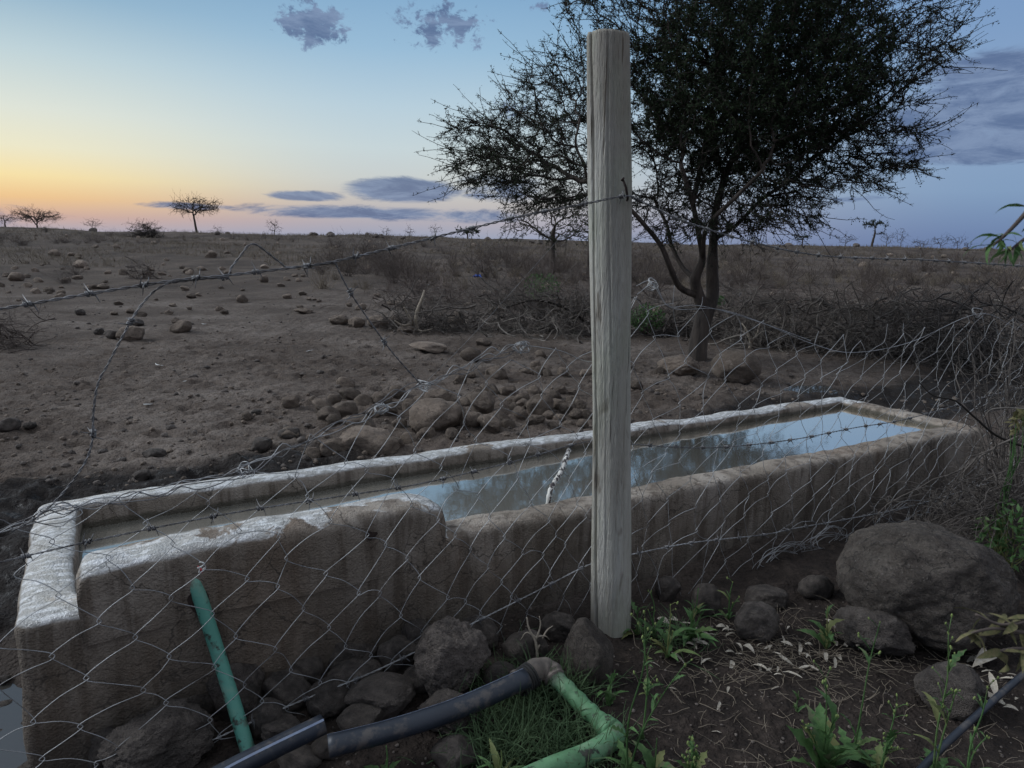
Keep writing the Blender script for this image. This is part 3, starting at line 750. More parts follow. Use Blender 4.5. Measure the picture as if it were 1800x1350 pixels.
barbed('barbed_wire', pl([(-130, 1015), (0, 988), (165, 950), (400, 903), (600, 872), (740, 850), (900, 812), (1040, 775), (1110, 781), (1249, 787), (1392, 773), (1502, 752), (1600, 735), (1760, 690), (1830, 675)], MESHP - 0.008),
       'barbed wire strand crossing in front of the trough rim and water', r=0.0014, hr=0.0018, gap=0.14, pitch=0.045)
barbed('barbed_wire', pl([(100, 1425), (275, 1346), (500, 1244), (656, 1181), (812, 1105), (948, 1037), (1040, 991), (1108, 975), (1217, 954), (1342, 940), (1396, 929), (1492, 912), (1592, 892), (1696, 862), (1830, 820)], MESHP - 0.006),
       'lowest barbed wire strand running along the foot of the trough wall', r=0.0014, hr=0.0018, gap=0.15, pitch=0.045, m='wire')
barbed('hanging_wire', pl([(303, 493), (270, 513), (240, 548), (212, 598), (190, 640), (172, 675), (164, 728), (163, 770), (150, 812), (112, 865), (70, 905), (20, 935)], -0.345),
       'slack twisted wire hanging down from the top strand over the dust', r=0.0015, hr=0.0018, pitch=0.045, gap=0.28, off=0.55)
barbed('hanging_wire', pl([(588, 460), (612, 508), (648, 562), (690, 620), (738, 674)], -0.335), 'short twisted wire dropping from top strand to rolled mesh edge', r=0.0013, hr=0.0016, pitch=0.04, gap=0.2)
barbed('kinked_wire', pl([(300, 497), (360, 490), (398, 487), (407, 470), (424, 448), (436, 432), (450, 430), (470, 444), (492, 461), (512, 470), (590, 462)], -0.335), 'kinked wire standing up in a loop above the top strand', r=0.0015, hr=0.0017, pitch=0.045, gap=0.33, off=0.4)
mb = MB(); mb.tube(resample(spline(pl([(744, 676), (830, 590), (960, 445), (1040, 358)], -0.31), 8), 0.03)[0], 0.0006, 5)
tag(ob('tie_wire', mb, MT['wire_dark']), 'thin straight tie wire slanting up to the post from the mesh edge', 'wire')

# ================================================================== WIRE MESH FENCE
def prof(lst): 
    q = []
    for x, y in lst:
        p = onplane(x, y, MESHP); q.append((TLoc(p.x, p.y)[0], p.z))
    q = np.array(sorted(q)); return lambda a: np.interp(a, q[:, 0], q[:, 1])
topf = prof([(-150, 985), (0, 932), (110, 900), (300, 862), (420, 832), (480, 800), (650, 722), (740, 677), (850, 632), (915, 606), (985, 612), (1040, 610), (1075, 560), (1120, 510), (1145, 500), (1185, 538), (1260, 545), (1335, 566), (1430, 600), (1560, 590), (1720, 560), (1850, 560), (2000, 560)])
botf = prof([(-150, 1560), (0, 1490), (200, 1425), (400, 1350), (600, 1285), (800, 1190), (900, 1135), (1000, 1085), (1100, 1060), (1200, 1065), (1260, 1030), (1340, 1003), (1420, 985), (1560, 935), (1700, 905), (1850, 890), (2000, 880)])
fence = empty('wire_mesh_fence', (0, 0, 0)); tag(fence, 'sagging hexagonal wire netting stretched behind the post in front of the trough', 'wire fence')
CW, NROW = 0.2, 13
A0 = TLoc(*onplane(-120, 1000, MESHP)[:2])[0]; A1 = TLoc(*onplane(1870, 800, MESHP)[:2])[0]
AH = [A0]
while AH[-1] < A1 + 0.6: AH.append(AH[-1] + 0.5 * float(np.interp(AH[-1], [A0, 0.6, 1.9, 3.0, 5.0], [0.205, 0.185, 0.15, 0.165, 0.17])))
NCOL = len(AH)
prng = np.random.RandomState(11)
jit = prng.normal(0, 1, (NCOL * 2 + 8, NROW + 2, 3))
def mesh_node(xh, j):
    """xh in half columns, j row 0 (top) .. NROW-1 (bottom)"""
    v = 1 - j / (NROW - 1.0); jj = jit[xh, j]
    a = float(AH[xh])
    sh = 0.16 + 0.55 * float(sst(a, 1.5, 3.0))
    a2 = a + sh * (v - 0.5) * 0.9 + jj[0] * 0.017 * (1.5 if a > 2.2 else 1)
    zt, zb = float(topf(a2)), float(botf(a2))
    vv = v ** (1.0 + 0.10 * math.sin(a * 2.1))
    z = zb + (zt - zb) * vv + jj[1] * 0.013
    perp = MESHP + 0.012 * math.sin(a * 3 + j) * (0.3 + v) + jj[2] * 0.004
    q = TO + EX * a2 + EY * perp
    return np.array([q[0], q[1], z])
NV = np.array([EY[0], EY[1], 0])
for k in range(1, NCOL - 3):
    xc = k
    pts = []
    for j in range(NROW):
        if (j + k) % 2 == 0: xh = xc + 1; sg = 1
        else: xh = xc; sg = -1
        # wires k and k+1 meet at half column k+1
        if (j + k) % 2 == 0: nd = mesh_node(xh, j)
        else: nd = mesh_node(xh, j)
        off = NV * 0.0022 * (1 if k % 2 else -1)
        up = np.array([0, 0, 0.008])
        if j == 0: pts += [nd + off]
        else: pts += [nd + up + off, nd - off - up] if j < NROW - 1 else [nd + off]
        if j < NROW - 1:
            nxh = xc if (j + k) % 2 == 0 else xc + 1
            nd2 = mesh_node(nxh, j + 1); md_ = (nd + nd2) / 2 + prng.normal(0, 0.004, 3) + np.array([0, 0, 0.004])
            pts.append(md_)
    if AH[k] > 2.0 and prng.rand() < 0.3:
        pts = [pts[0] + np.array([prng.normal(0, .02), 0, 0.03 + 0.06 * prng.rand()])] + pts
    mb = MB(); mb.tube(spline(pts, 4), 0.00115, 5, cap=False)
    ob('mesh_wire', mb, MT['wire'], fence)
# selvedge wires rolled along the top edge
for q in range(4):
    av = np.arange(A0, TLoc(*onplane(918, 606, MESHP)[:2])[0], 0.035); pts = []
    for i, a in enumerate(av):
        z = float(topf(a)) + 0.012 * math.sin(a * (5 + q) + q * 2) + 0.008 * prng.normal(); pr = MESHP - 0.012 * math.cos(a * 6 + q * 1.7)
        pts.append(TW(a, pr, z))
    mb = MB(); mb.tube(spline(pts, 3), 0.0016, 5, cap=False); ob('edge_wire', mb, MT['wire_dark' if q % 2 else 'wire'], fence)
for lst in ([(1118, 505), (1145, 497), (1180, 540), (1260, 545), (1335, 566), (1430, 604), (1500, 620), (1600, 600), (1722, 550), (1790, 580)], [(1120, 515), (1150, 500), (1175, 535), (1230, 538), (1320, 560), (1425, 600)],
            [(915, 606), (985, 616), (1040, 636), (1080, 600), (1120, 520)]):
    P = [p + Vector((0, 0, prng.normal(0, 0.004))) for p in pl(lst, MESHP)]
    mb = MB(); mb.tube(spline(P, 8), 0.0016, 5, cap=False); ob('edge_wire', mb, MT['wire'], fence)
def scribble(cx, cy, rx, ry, n, turns, seed, rad=0.0013):
    r = np.random.RandomState(seed)
    for _ in range(n):
        c = onplane(cx + r.normal(0, rx * 0.3), cy + r.normal(0, ry * 0.3), MESHP - 0.01); s = mpp(c); pts = []
        for t in np.linspace(0, turns * 2 * math.pi, int(turns * 9)):
            a = rx * s * r.uniform(0.5, 1.0) * math.cos(t); b_ = ry * s * r.uniform(0.5, 1.0) * math.sin(t)
            pts.append(Vector((c.x + EX[0] * a, c.y + EX[1] * a, c.z + b_)) + Vector((EY[0], EY[1], 0)) * r.normal(0, 0.012))
        mb = MB(); mb.tube(spline(pts, 4), rad, 5, cap=False); ob('loose_wire', mb, MT['wire'], fence)
scribble(915, 612, 14, 12, 3, 2.0, 1); scribble(745, 676, 12, 9, 2, 2.0, 2); scribble(425, 830, 16, 12, 2, 2.0, 3)
scribble(670, 716, 16, 10, 2, 2, 4); scribble(100, 905, 40, 22, 2, 1.5, 5); scribble(1148, 500, 10, 10, 2, 2, 6)
scribble(1380, 985, 70, 26, 5, 1.6, 7); scribble(1460, 950, 60, 22, 4, 1.6, 8); scribble(1720, 550, 12, 10, 1, 2, 9); scribble(1590, 915, 60, 25, 3, 1.6, 10)

# ================================================================== ROCKS
def ico(sub):
    bm = bmesh.new(); bmesh.ops.create_icosphere(bm, subdivisions=sub, radius=1.0)
    V = np.array([v.co[:] for v in bm.verts]); T = np.array([[v.index for v in f.verts] for f in bm.faces]); bm.free(); return V, T
ICO = {s: ico(s) for s in (1, 2, 3, 4, 5, 6)}
def rock_mesh(name, seed, sub=3, cuts=9, rough=0.10, pits=0.0, fine=0.0, sharp=0.10, cutmin=0.62):
    V, T = ICO[sub]; V = V.copy(); r = np.random.RandomState(seed)
    for _ in range(cuts):
        n = r.normal(0, 1, 3); n /= np.linalg.norm(n); d = r.uniform(cutmin, 0.95)
        t = V @ n; ex = np.maximum(t - d, 0); V = V - (ex * (1 - sharp))[:, None] * n
    nrm = V / (np.linalg.norm(V, axis=1, keepdims=True) + 1e-9)
    V = V + nrm * (rough * fbm(V * 1.7 + seed * 3.1, 4, seed))[:, None]
    if fine: V = V + nrm * (fine * fbm(V * 9 + seed, 3, seed + 3))[:, None]
    if pits:
        n = vnoise(V * 13 + seed, seed + 8); V = V - nrm * (pits * np.clip(n - 0.15, 0, 1))[:, None]
        n = vnoise(V * 24 + seed, seed + 9); V = V - nrm * (pits * 0.6 * np.clip(n - 0.1, 0, 1))[:, None]
    lo, hi = V.min(0), V.max(0); V = (V - (lo + hi) / 2) / (hi - lo)          # unit box
    me = mesh_from(name, V, [T]); return smooth(me)
def zone(v, cuts, words):
    for c_, w_ in zip(cuts, words):
        if v < c_: return w_
    return words[-1]
SMALL = [rock_mesh('rock', 100 + i, 4, 10, 0.09, fine=0.03, sharp=0.10, cutmin=0.6) for i in range(14)]
TINY = [rock_mesh('stone', 200 + i, 3, 10, 0.14, fine=0.05, sharp=0.02, cutmin=0.5) for i in range(8)]
for m_ in SMALL + TINY: m_.materials.append(MT['rock'])
rr_ = random.Random(5)
OCC = []
def rock(px, py, wpx, hpx=None, label=None, name='rock', group=None, me=None, sub=None, m='rock', depth=0.85, sink=0.18, rz=None, tilt=0.25, seed=None, z=None, **kw):
    """px,py = middle of the visible foot in the photograph"""
    p = gp(px, py) if z is None else atz(px, py, z)
    if p is None: return None
    s = mpp(p); W = wpx * s; Hh = (hpx * s if hpx else W * rr_.uniform(0.55, 0.8)); D = W * depth
    dirv = Vector((p.x, p.y, 0)).normalized(); c = p + dirv * (D * 0.42)
    g0 = gz(c.x, c.y) if z is None else z
    if sub:
        me = rock_mesh(name, seed if seed is not None else rr_.randrange(9999), sub, **kw); me.materials.append(MT[m])
    elif me is None: me = SMALL[rr_.randrange(len(SMALL))]
    tot = Hh / (1 - sink)
    base = math.atan2(dirv.y, dirv.x) - math.pi / 2
    o = ob(name, me, None, None, (c.x, c.y, g0 + tot * (0.5 - sink)), None, (W, D, tot))
    o.rotation_euler = (rr_.uniform(-tilt, tilt) * 0.5, rr_.uniform(-tilt, tilt) * 0.5, base + (rz if rz is not None else rr_.uniform(-0.3, 0.3)))
    OCC.append((c.x, c.y, max(W, D) * 0.5))
    if label is None: label = 'brown stone lying on the bare earth'
    return tag(o, label, 'boulder' if 'boulder' in name else 'rock', group)

# the large ones, each with its own shape
rock(1606, 1152, 300, 198, 'huge rounded grey boulder beside the weeds at lower right', 'boulder', sub=6, m='boulder', cuts=6, rough=0.085, fine=0.022, pits=0.016, depth=0.9, sink=0.12, tilt=0.05, seed=35, cutmin=0.8, sharp=0.3)
rock(1528, 1158, 128, 84, 'rough squat rock at the front foot of the huge boulder', sub=5, m='basalt', rough=0.14, fine=0.05, pits=0.03, seed=32, tilt=0.1)
rock(1325, 1128, 82, 60, 'round pitted lava rock in the leaf litter', sub=5, m='basalt', rough=0.08, fine=0.03, pits=0.05, seed=33)
rock(1238, 1090, 54, 58, 'upright brown stone behind the grass right of the post', sub=4, m='basalt', rough=0.1, fine=0.04, seed=34)
rock(1345, 1072, 76, 30, 'low dark stone in shade between post and huge boulder', sub=4, m='basalt', rough=0.14, fine=0.04, seed=35)
rock(1172, 1058, 48, 40, 'small dark stone close behind the foot of the post', sub=4, m='basalt', seed=36)
rock(1432, 1056, 60, 40, 'dark jagged stone tucked behind the left side of the huge boulder', sub=4, m='basalt', seed=37)
rock(1660, 1262, 112, 86, 'dark mossy rock at lower right under the black hose', sub=5, m='basalt', seed=38, fine=0.03)
rock(1028, 1205, 106, 104, 'smooth grey rock leaning against the foot of the post', sub=5, m='boulder', rough=0.06, fine=0.02, seed=39, cuts=11, tilt=0.1)
rock(796, 1240, 138, 122, 'big porous lava rock behind the long black pipe', sub=6, m='basalt', rough=0.10, fine=0.035, pits=0.06, seed=40, tilt=0.1)
rock(922, 1178, 84, 66, 'brown stone behind the pipe elbow under dry twigs', sub=4, m='basalt', seed=41)
rock(614, 1180, 104, 66, 'smooth round stone against the trough wall above two stones', sub=5, m='basalt', rough=0.05, fine=0.015, seed=42)
rock(700, 1185, 74, 52, 'rounded stone between the wall and the porous lava rock', sub=4, m='basalt', seed=43, rough=0.07)
rock(625, 1226, 98, 50, 'domed stone below the smooth round stone by the wall', sub=4, m='basalt', seed=44, rough=0.07)
rock(672, 1264, 126, 52, 'long flat stone lying behind the black pipe', sub=5, m='basalt', seed=45, rough=0.1, fine=0.03)
rock(640, 1300, 96, 38, 'flat dark stone partly under the black pipe', sub=4, m='basalt', seed=46)
rock(792, 1305, 118, 60, 'dark stone in front of the long black pipe', sub=5, m='basalt', seed=47, pits=0.03, fine=0.03)
rock(805, 1362, 98, 48, 'dark stone at the bottom edge beside the grass', sub=4, m='basalt', seed=48)
rock(534, 1210, 72, 46, 'round dark stone on the heap below the trough wall', sub=4, m='basalt', seed=49)
rock(528, 1362, 82, 38, 'low dark stone at bottom edge between the two black pipes', sub=4, m='basalt', seed=50)
rock(258, 1296, 70, 78, 'upright knobbly stone left of the green pipe', sub=5, m='basalt', seed=51, rough=0.12, fine=0.03)
rock(285, 1385, 190, 110, 'broad rugged rock at bottom left below the green pipe', sub=6, m='basalt', seed=52, rough=0.12, fine=0.04, sink=0.1)
rock(420, 1272, 98, 90, 'rounded dark stone behind the green pipe', sub=5, m='basalt', seed=53, rough=0.09, fine=0.03)
rock(470, 1300, 74, 66, 'dark stone just right of the green pipe', sub=4, m='basalt', seed=54)
rock(508, 1256, 90, 58, 'dark stone upslope of the short black pipe', sub=4, m='basalt', seed=55)
rock(352, 1272, 90, 58, 'dark flat stone in the shade left of green pipe', sub=4, m='basalt', seed=56)
rock(580, 1335, 70, 34, 'small dark stone under the open pipe end', sub=4, m='basalt', seed=57)
rock(735, 1225, 60, 46, 'dark stone wedged left of the porous lava rock', sub=4, m='basalt', seed=58)
rock(880, 1225, 70, 46, 'dark stone wedged right of the porous lava rock', sub=4, m='basalt', seed=59)
rock(450, 1215, 70, 44, 'shaded stone against the wall right of the green pipe', sub=4, m='basalt', seed=60)
rock(130, 1330, 120, 70, 'dark stone in shade at the foot of the trough corner', sub=4, m='basalt', seed=61)
for px_, py_, w_, h_, lb in [(560, 1160, 78, 60, 'dark stone resting against the wall below the drain hole'), (655, 1150, 70, 48, 'rough stone against the wall right of the smooth round stone'), (745, 1165, 84, 60, 'rough stone between the wall and the big porous lava rock'),
        (840, 1150, 80, 54, 'rough stone against the wall behind the porous lava rock'), (580, 1270, 84, 50, 'rough dark stone behind the open end of the black pipe'),
        (500, 1320, 80, 44, 'dark stone between the green pipe and the open pipe end'), (980, 1130, 60, 44, 'dark stone left of the post foot by the wall'), (210, 1350, 90, 60, 'dark stone at bottom left beside the broad rugged rock'),
        (320, 1230, 70, 46, 'dark stone against the wall just left of the green pipe')]:
    rock(px_, py_, w_, h_, lb, sub=5, m='basalt', rough=0.10, fine=0.035, pits=0.03, seed=px_)
for px_, py_, w_, lb in [(6, 1205, 26, 'topmost wet mud lump in the puddle at left edge'), (14, 1255, 32, 'middle wet mud lump in the puddle at left edge'), (2, 1300, 30, 'lowest wet mud lump in the puddle at left edge')]:
    rock(px_, py_, w_, w_ * 0.5, lb, 'mud_lump', sub=3, m='basalt', seed=px_ + 700, sink=0.1)
# boulders by the tree
rock(1291, 677, 88, 58, 'large smooth tan boulder standing beside the tree trunk', 'boulder', sub=5, m='rock', rough=0.04, fine=0.015, cuts=7, depth=0.9, seed=62, sink=0.06, tilt=0.04, cutmin=0.75)
rock(1192, 662, 74, 36, 'low lumpy brown rock at the foot of the tree trunk', sub=5, m='rock', rough=0.12, fine=0.04, seed=63)
rock(1160, 658, 18, 14, 'small tan stone at the left end of the lumpy rock by the tree')
rock(1117, 690, 26, 18, 'dark clod of earth just right of the post beyond the trough')
rock(1160, 688, 18, 10, 'flat dark clod on the mud in front of the lumpy rock')

# heap of field stones behind the trough (read off the photograph)
heap = [(25,920,60),(155,935,70),(210,905,50),(270,885,75),(240,955,110),(185,970,85),(335,925,80),(255,830,65),(405,905,75),(470,880,60),(440,960,60),(525,930,60),(205,1000,60),
 (310,1030,120),(210,1110,100),(345,1110,230),(640,910,90),(630,1015,190),(720,960,60),(775,1005,95),(690,890,50),(815,940,105),(855,1015,85),(885,960,70),(905,990,60),(850,860,70),(890,805,70),
 (865,780,50),(730,815,50),(772,802,45),(930,870,60),(985,900,60),(1000,780,40),(1065,772,45),(1045,750,40),(1040,862,55),(1065,945,100),(1125,880,50),(1160,785,45),(1195,868,40),(1135,925,55),(1180,940,65),
 (1200,900,50),(1100,962,50),(1145,982,50),(1050,982,60),(1030,997,50),(990,918,50),(955,930,40),(1255,787,45),(1230,920,45),(1255,962,50),(1065,702,40),(20,1045,70),(520,1062,60),(1095,792,40),
 (560,900,45),(600,960,50),(560,1000,55),(700,1040,50),(590,1045,70),(480,1000,55),(660,870,40),(950,900,45),(980,960,60),(1020,920,40),(930,1000,55),(800,880,50),(760,910,55),(1085,905,40),(1150,860,40),(1210,960,50),
 (120,1100,60),(280,1050,60),(420,1060,55),(460,1090,70),(1120,1000,45),(1180,990,45),(1240,1000,45),(300,880,40),(120,880,30),(380,960,40)]
special = {(630,1015,190): 'largest round stone of the heap behind the trough', (345,1110,230): 'long tilted slab right behind the far rim of the trough', (815,940,105): 'pitted round stone right of the largest stone in the heap',
           (1065,945,100): 'rounded tan stone in the heap just left of the post', (890,805,70): 'single tan stone standing above the heap behind the trough', (240,955,110): 'big round stone at the left side of the heap', (270,885,75): 'round stone perched at the upper left of the heap'}
for cx, cy, cw in heap:
    rock(500 + .4222 * cx, 330 + .4222 * cy, cw * .4222 * 1.2, (cw * .4222 * (0.45 if cw > 200 else rr_.uniform(0.6, 0.82))),
         special.get((cx, cy, cw), '%s brown stone in the %s row, %s of the heap behind the trough' % (zone(cw, (48, 62, 80), ('very small', 'small', 'middling', 'larger')),
         zone(cy, (860, 950), ('back', 'middle', 'front')), zone(cx, (260, 520, 800, 1040), ('left end', 'left half', 'centre', 'right half', 'post end')))), group=None if (cx, cy, cw) in special else 'stones heaped behind the trough', depth=rr_.uniform(0.7, 1.0), sink=0.28,
         me=None if cw < 180 else rock_mesh('rock', cw, 4, 8, 0.1, fine=0.03))
for o in bpy.data.objects:
    if o.type == 'MESH' and o.name.startswith('rock') and not o.data.materials: o.data.materials.append(MT['rock'])
# middle-distance stones with a place of their own
for cx, cy, cw, ch, lb in [(600,690,165,36,'low flat mound of earth beyond the heap of stones'),(772,722,92,55,'rough tan stone above the heap near the mesh knot'),(830,660,72,32,'small crumbling mound of earth on the dust before the brush'),
        (230,570,92,38,'flat brown stone at the left end of the stone row by the brush'),(302,582,72,44,'dark brown stone second in the row by the brush'),(392,585,95,50,'dark lump third in the row beside the pale forked branch'),(470,582,90,45,'brown rock behind the pale forked branch'),(505,606,72,26,'flat stone at the foot of the pale forked branch'),
        (715,575,80,55,'dark clod against the brush right of pale forked branch')]:
    rock(500 + .4222 * cx, 330 + .4222 * cy, cw * .4222, ch * .4222, lb, sub=4, m='rock', fine=0.03)
for cx, cy, cw, ch, lb in [(545,640,112,60,'broad tan stone on the dust beside the hanging wire'),(463,632,52,36,'dark round stone left of the broad tan stone'),(412,612,42,28,'dark small stone furthest left of the three by the hanging wire'),
        (568,577,62,30,'flat dark stone behind the broad tan stone'),(755,605,92,50,'tan double stone alone on the dust right of the hanging wire'),(732,565,36,24,'small pale cap stone just behind the tan double stone'),
        (40,1022,92,56,'dark rock at the left edge of the dust above the trough'),(128,1022,52,26,'dark flat clod next to the dark rock at left edge'),(645,1124,92,38,'low dark clod on the dust behind the trough corner'),
        (1090,1082,92,54,'dark rough stone left of the heap behind the trough'),(1205,1046,92,40,'dark stone at the near left of the heap'),(1032,980,52,36,'pointed small stone left of the heap'),(1068,946,46,22,'flat dark stone beside the pointed small stone'),
        (1212,912,72,46,'angular stone alone left of the heap'),(590,1220,74,42,'wet dark stone in the mud behind the trough'),(335,532,42,26,'lone dark stone on the dust below the barbed wire at left'),
        (1262,527,84,24,'flat pale stone half buried in the open dust'),(1100,397,36,30,'round grey stone standing alone on the far dust')]:
    rock(.4222 * cx, 330 + .4222 * cy, cw * .4222, ch * .4222, lb, sub=4, m='rock' if 'dark' not in lb else 'basalt', fine=0.03)
for cx, cy, cw in [(70,390,60),(335,335,60),(150,440,42),(205,435,42),(255,447,36),(275,395,42),(720,497,30),(1195,462,40),(935,527,35),(1195,387,30),(1245,392,30),(840,347,40),(785,357,45),(880,302,50),(430,422,50),(390,422,40),(325,382,40),(490,292,30),
                   (515,362,40),(362,340,24),(300,300,30),(230,300,50),(1010,430,20),(1310,470,18),(770,430,36),(650,470,18),(450,360,30),(160,395,40),(560,560,20),(850,890,16)]:
    rock(.4222 * cx, 330 + .4222 * cy, cw * .4222, cw * .4222 * rr_.uniform(.45, .65), '%s dark field stone on the open ground %s' % (zone(cw, (35, 45), ('small', 'middling', 'larger')), zone(cx, (200, 420, 700, 1000), ('at the left edge under the barbed wire', 'left of the hanging wire', 'under the join of the wires', 'near the kinked wire', 'right of the kinked wire'))), group='field stones on the open ground', depth=0.9)
# many smaller stones further out
n = 0
while n < 150:
    px = rr_.uniform(0, 1050) if n < 120 else rr_.uniform(1120, 1800); py = 428 + 130 * rr_.random() ** 1.9
    p = gp(px, py)
    if p is None or p.y > 80: continue
    wpx = rr_.uniform(5, 13) * (0.6 + (py - 420) / 110)
    rock(px, py, wpx, wpx * rr_.uniform(.45, .7), '%s stone on the %s open ground %s' % (zone(wpx, (5, 7, 9, 12), ('tiny', 'very small', 'small', 'middling', 'larger')), zone(py, (445, 470, 500), ('far', 'middle', 'nearer', 'nearest')), zone(px, (180, 360, 540, 700, 860, 1050, 1400), ('below the leftmost bare trees', 'below the lone bare tree', 'behind the kinked wire', 'left of the pale forked branch', 'behind the pale forked branch', 'behind the hedge left of the post', 'behind the big acacia', 'below the umbrella thorn'))), 'stone', 'small stones on the far ground', me=TINY[rr_.randrange(8)]); n += 1
DARK = [m_.copy() for m_ in SMALL]
for m_ in DARK: m_.materials.clear(); m_.materials.append(MT['basalt'])
for i in range(40):                              # black stones along the skyline
    px = rr_.uniform(560, 1800) if i > 8 else rr_.uniform(0, 560); r_ = rr_.uniform(78, 95); d = pix_dir(px, 420); q = Vector((d.x, d.y, 0)).normalized() * r_
    W = rr_.uniform(0.35, 0.95)
    o = ob('skyline_rock', DARK[rr_.randrange(14)], None, None, (q.x, q.y, gz(q.x, q.y) + W * 0.2), (0, 0, rr_.uniform(0, 6)), (W, W, W * 0.7))
    tag(o, 'dark lava rock on the skyline ' + zone(px, (560, 760, 1000, 1300, 1500, 1650), ('near the bare trees', 'where the barbed wire crosses it', 'behind the slender acacia', 'behind the big acacia', 'left of the umbrella thorn', 'right of the umbrella thorn', 'at the right edge')), 'rock', 'rocks along the skyline')
# grit and pebbles
def pebbles(name, n, gen, smin, smax, m, label, me_sub=2):
    Vs, T = ICO[1]; mb = MB(); r = np.random.RandomState(n)
    for _ in range(n):
        x, y = gen(r); s = smin + (smax - smin) * r.rand() ** 2.5
        k = Vs * (s * r.uniform(0.6, 1.2, 3) * np.array([1, 1, 0.7])); k = k * (1 + 0.25 * vnoise(Vs * 1.5 + r.rand() * 50, 3))[:, None]
        mb.add(k + np.array([x, y, gz(x, y) + s * 0.15]), T)
    return tag(ob(name, mb, MT[m]), label, kind='stuff')
def gen_dust(r):
    while True:
        px, py = r.uniform(-50, 1850), 450 + 400 * r.rand() ** 1.2; p = atz(px, py, 0)
        a, q = TLoc(p.x, p.y)
        if q > 1.1: return p.x, p.y
def gen_soil(r):
    p = atz(r.uniform(450, 1850), r.uniform(1050, 1380), 0); return p.x, p.y
pebbles('pebbles', 3800, gen_dust, 0.005, 0.03, 'rock', 'loose pebbles and clods scattered over the trampled dust')
pebbles('clods', 1600, gen_dust, 0.012, 0.045, 'basalt', 'dark clods and dung scattered over the trampled dust')
pebbles('soil_crumbs', 1200, gen_soil, 0.002, 0.008, 'basalt', 'crumbs of dark soil in the foreground')

# ================================================================== TREES
def colonize(nodes, parents, attr_, D, di, dk, iters, seed, up=0.0, jitter=0.15):
    r = np.random.RandomState(seed); P = [np.array(q, float) for q in nodes]; par = list(parents); A = np.array(attr_, float)
    cnt = [0] * len(P)
    near = np.full(len(A), -1); nd = np.full(len(A), 1e9)
    def upd(i0):
        nonlocal near, nd
        N = np.array(P[i0:]); 
        for s in range(0, len(N), 400):
            d = np.linalg.norm(A[:, None] - N[None, s:s + 400], axis=2); j = d.argmin(1); dm = d[np.arange(len(A)), j]
            b = dm < nd; nd[b] = dm[b]; near[b] = j[b] + i0 + s
    upd(0); 
    for it in range(iters):
        if len(A) == 0: break
        act = nd < di
        if not act.any():
            di *= 1.4; continue
        acc = {}
        idx_ = np.where(act)[0]; dirs = A[idx_] - np.array([P[k] for k in near[idx_]]); dirs /= np.linalg.norm(dirs, axis=1, keepdims=True) + 1e-9
        for k, v in zip(near[idx_], dirs): acc[k] = acc.get(k, 0) + v
        i0 = len(P)
        for k, v in acc.items():
            if cnt[k] >= 3: continue
            v = v / (np.linalg.norm(v) + 1e-9) + r.normal(0, jitter, 3) + np.array([0, 0, up]); v /= np.linalg.norm(v)
            P.append(P[k] + D * v); par.append(k); cnt[k] += 1; cnt.append(0)
        if len(P) == i0: break
        upd(i0)
        keep = nd > dk; A, near, nd = A[keep], near[keep], nd[keep]
    return np.array(P), np.array(par)

def branch_radii(P, par, tip, n, minr=None):
    N = len(P); acc = np.zeros(N)
    R = np.zeros(N)
    for i in range(N - 1, -1, -1):
        R[i] = max(tip, acc[i] ** (1 / n) if acc[i] > 0 else tip)
        if par[i] >= 0: acc[par[i]] += R[i] ** n
    if minr is not None:
        for i, m_ in enumerate(minr): R[i] = m_
    return R

def tree_mesh(P, par, R, thick=0.02, jit=0.0):
    ch = {}
    for i, k in enumerate(par):
        if k >= 0: ch.setdefault(k, []).append(i)
    mb = MB(); stack = [(i, None) for i, k in enumerate(par) if k < 0]
    while stack:
        i, frm = stack.pop(); pts = []; rd = []
        if frm is not None: pts.append(P[frm]); rd.append(min(R[frm], R[i] * 1.25))
        while True:
            pts.append(P[i]); rd.append(R[i]); c = ch.get(i)
            if not c: break
            c = sorted(c, key=lambda k: -R[k]); stack += [(k, i) for k in c[1:]]; i = c[0]
        if len(pts) < 2: continue
        mx = max(rd)
        if mx > thick:
            S = spline(pts, 4); rs = np.interp(np.linspace(0, len(pts) - 1, len(S)), np.arange(len(pts)), rd)
            mb.tube(S, rs, 10 if mx > 0.05 else 7)
        else: mb.tube(pts, rd, 4, cap=False)
    return mb

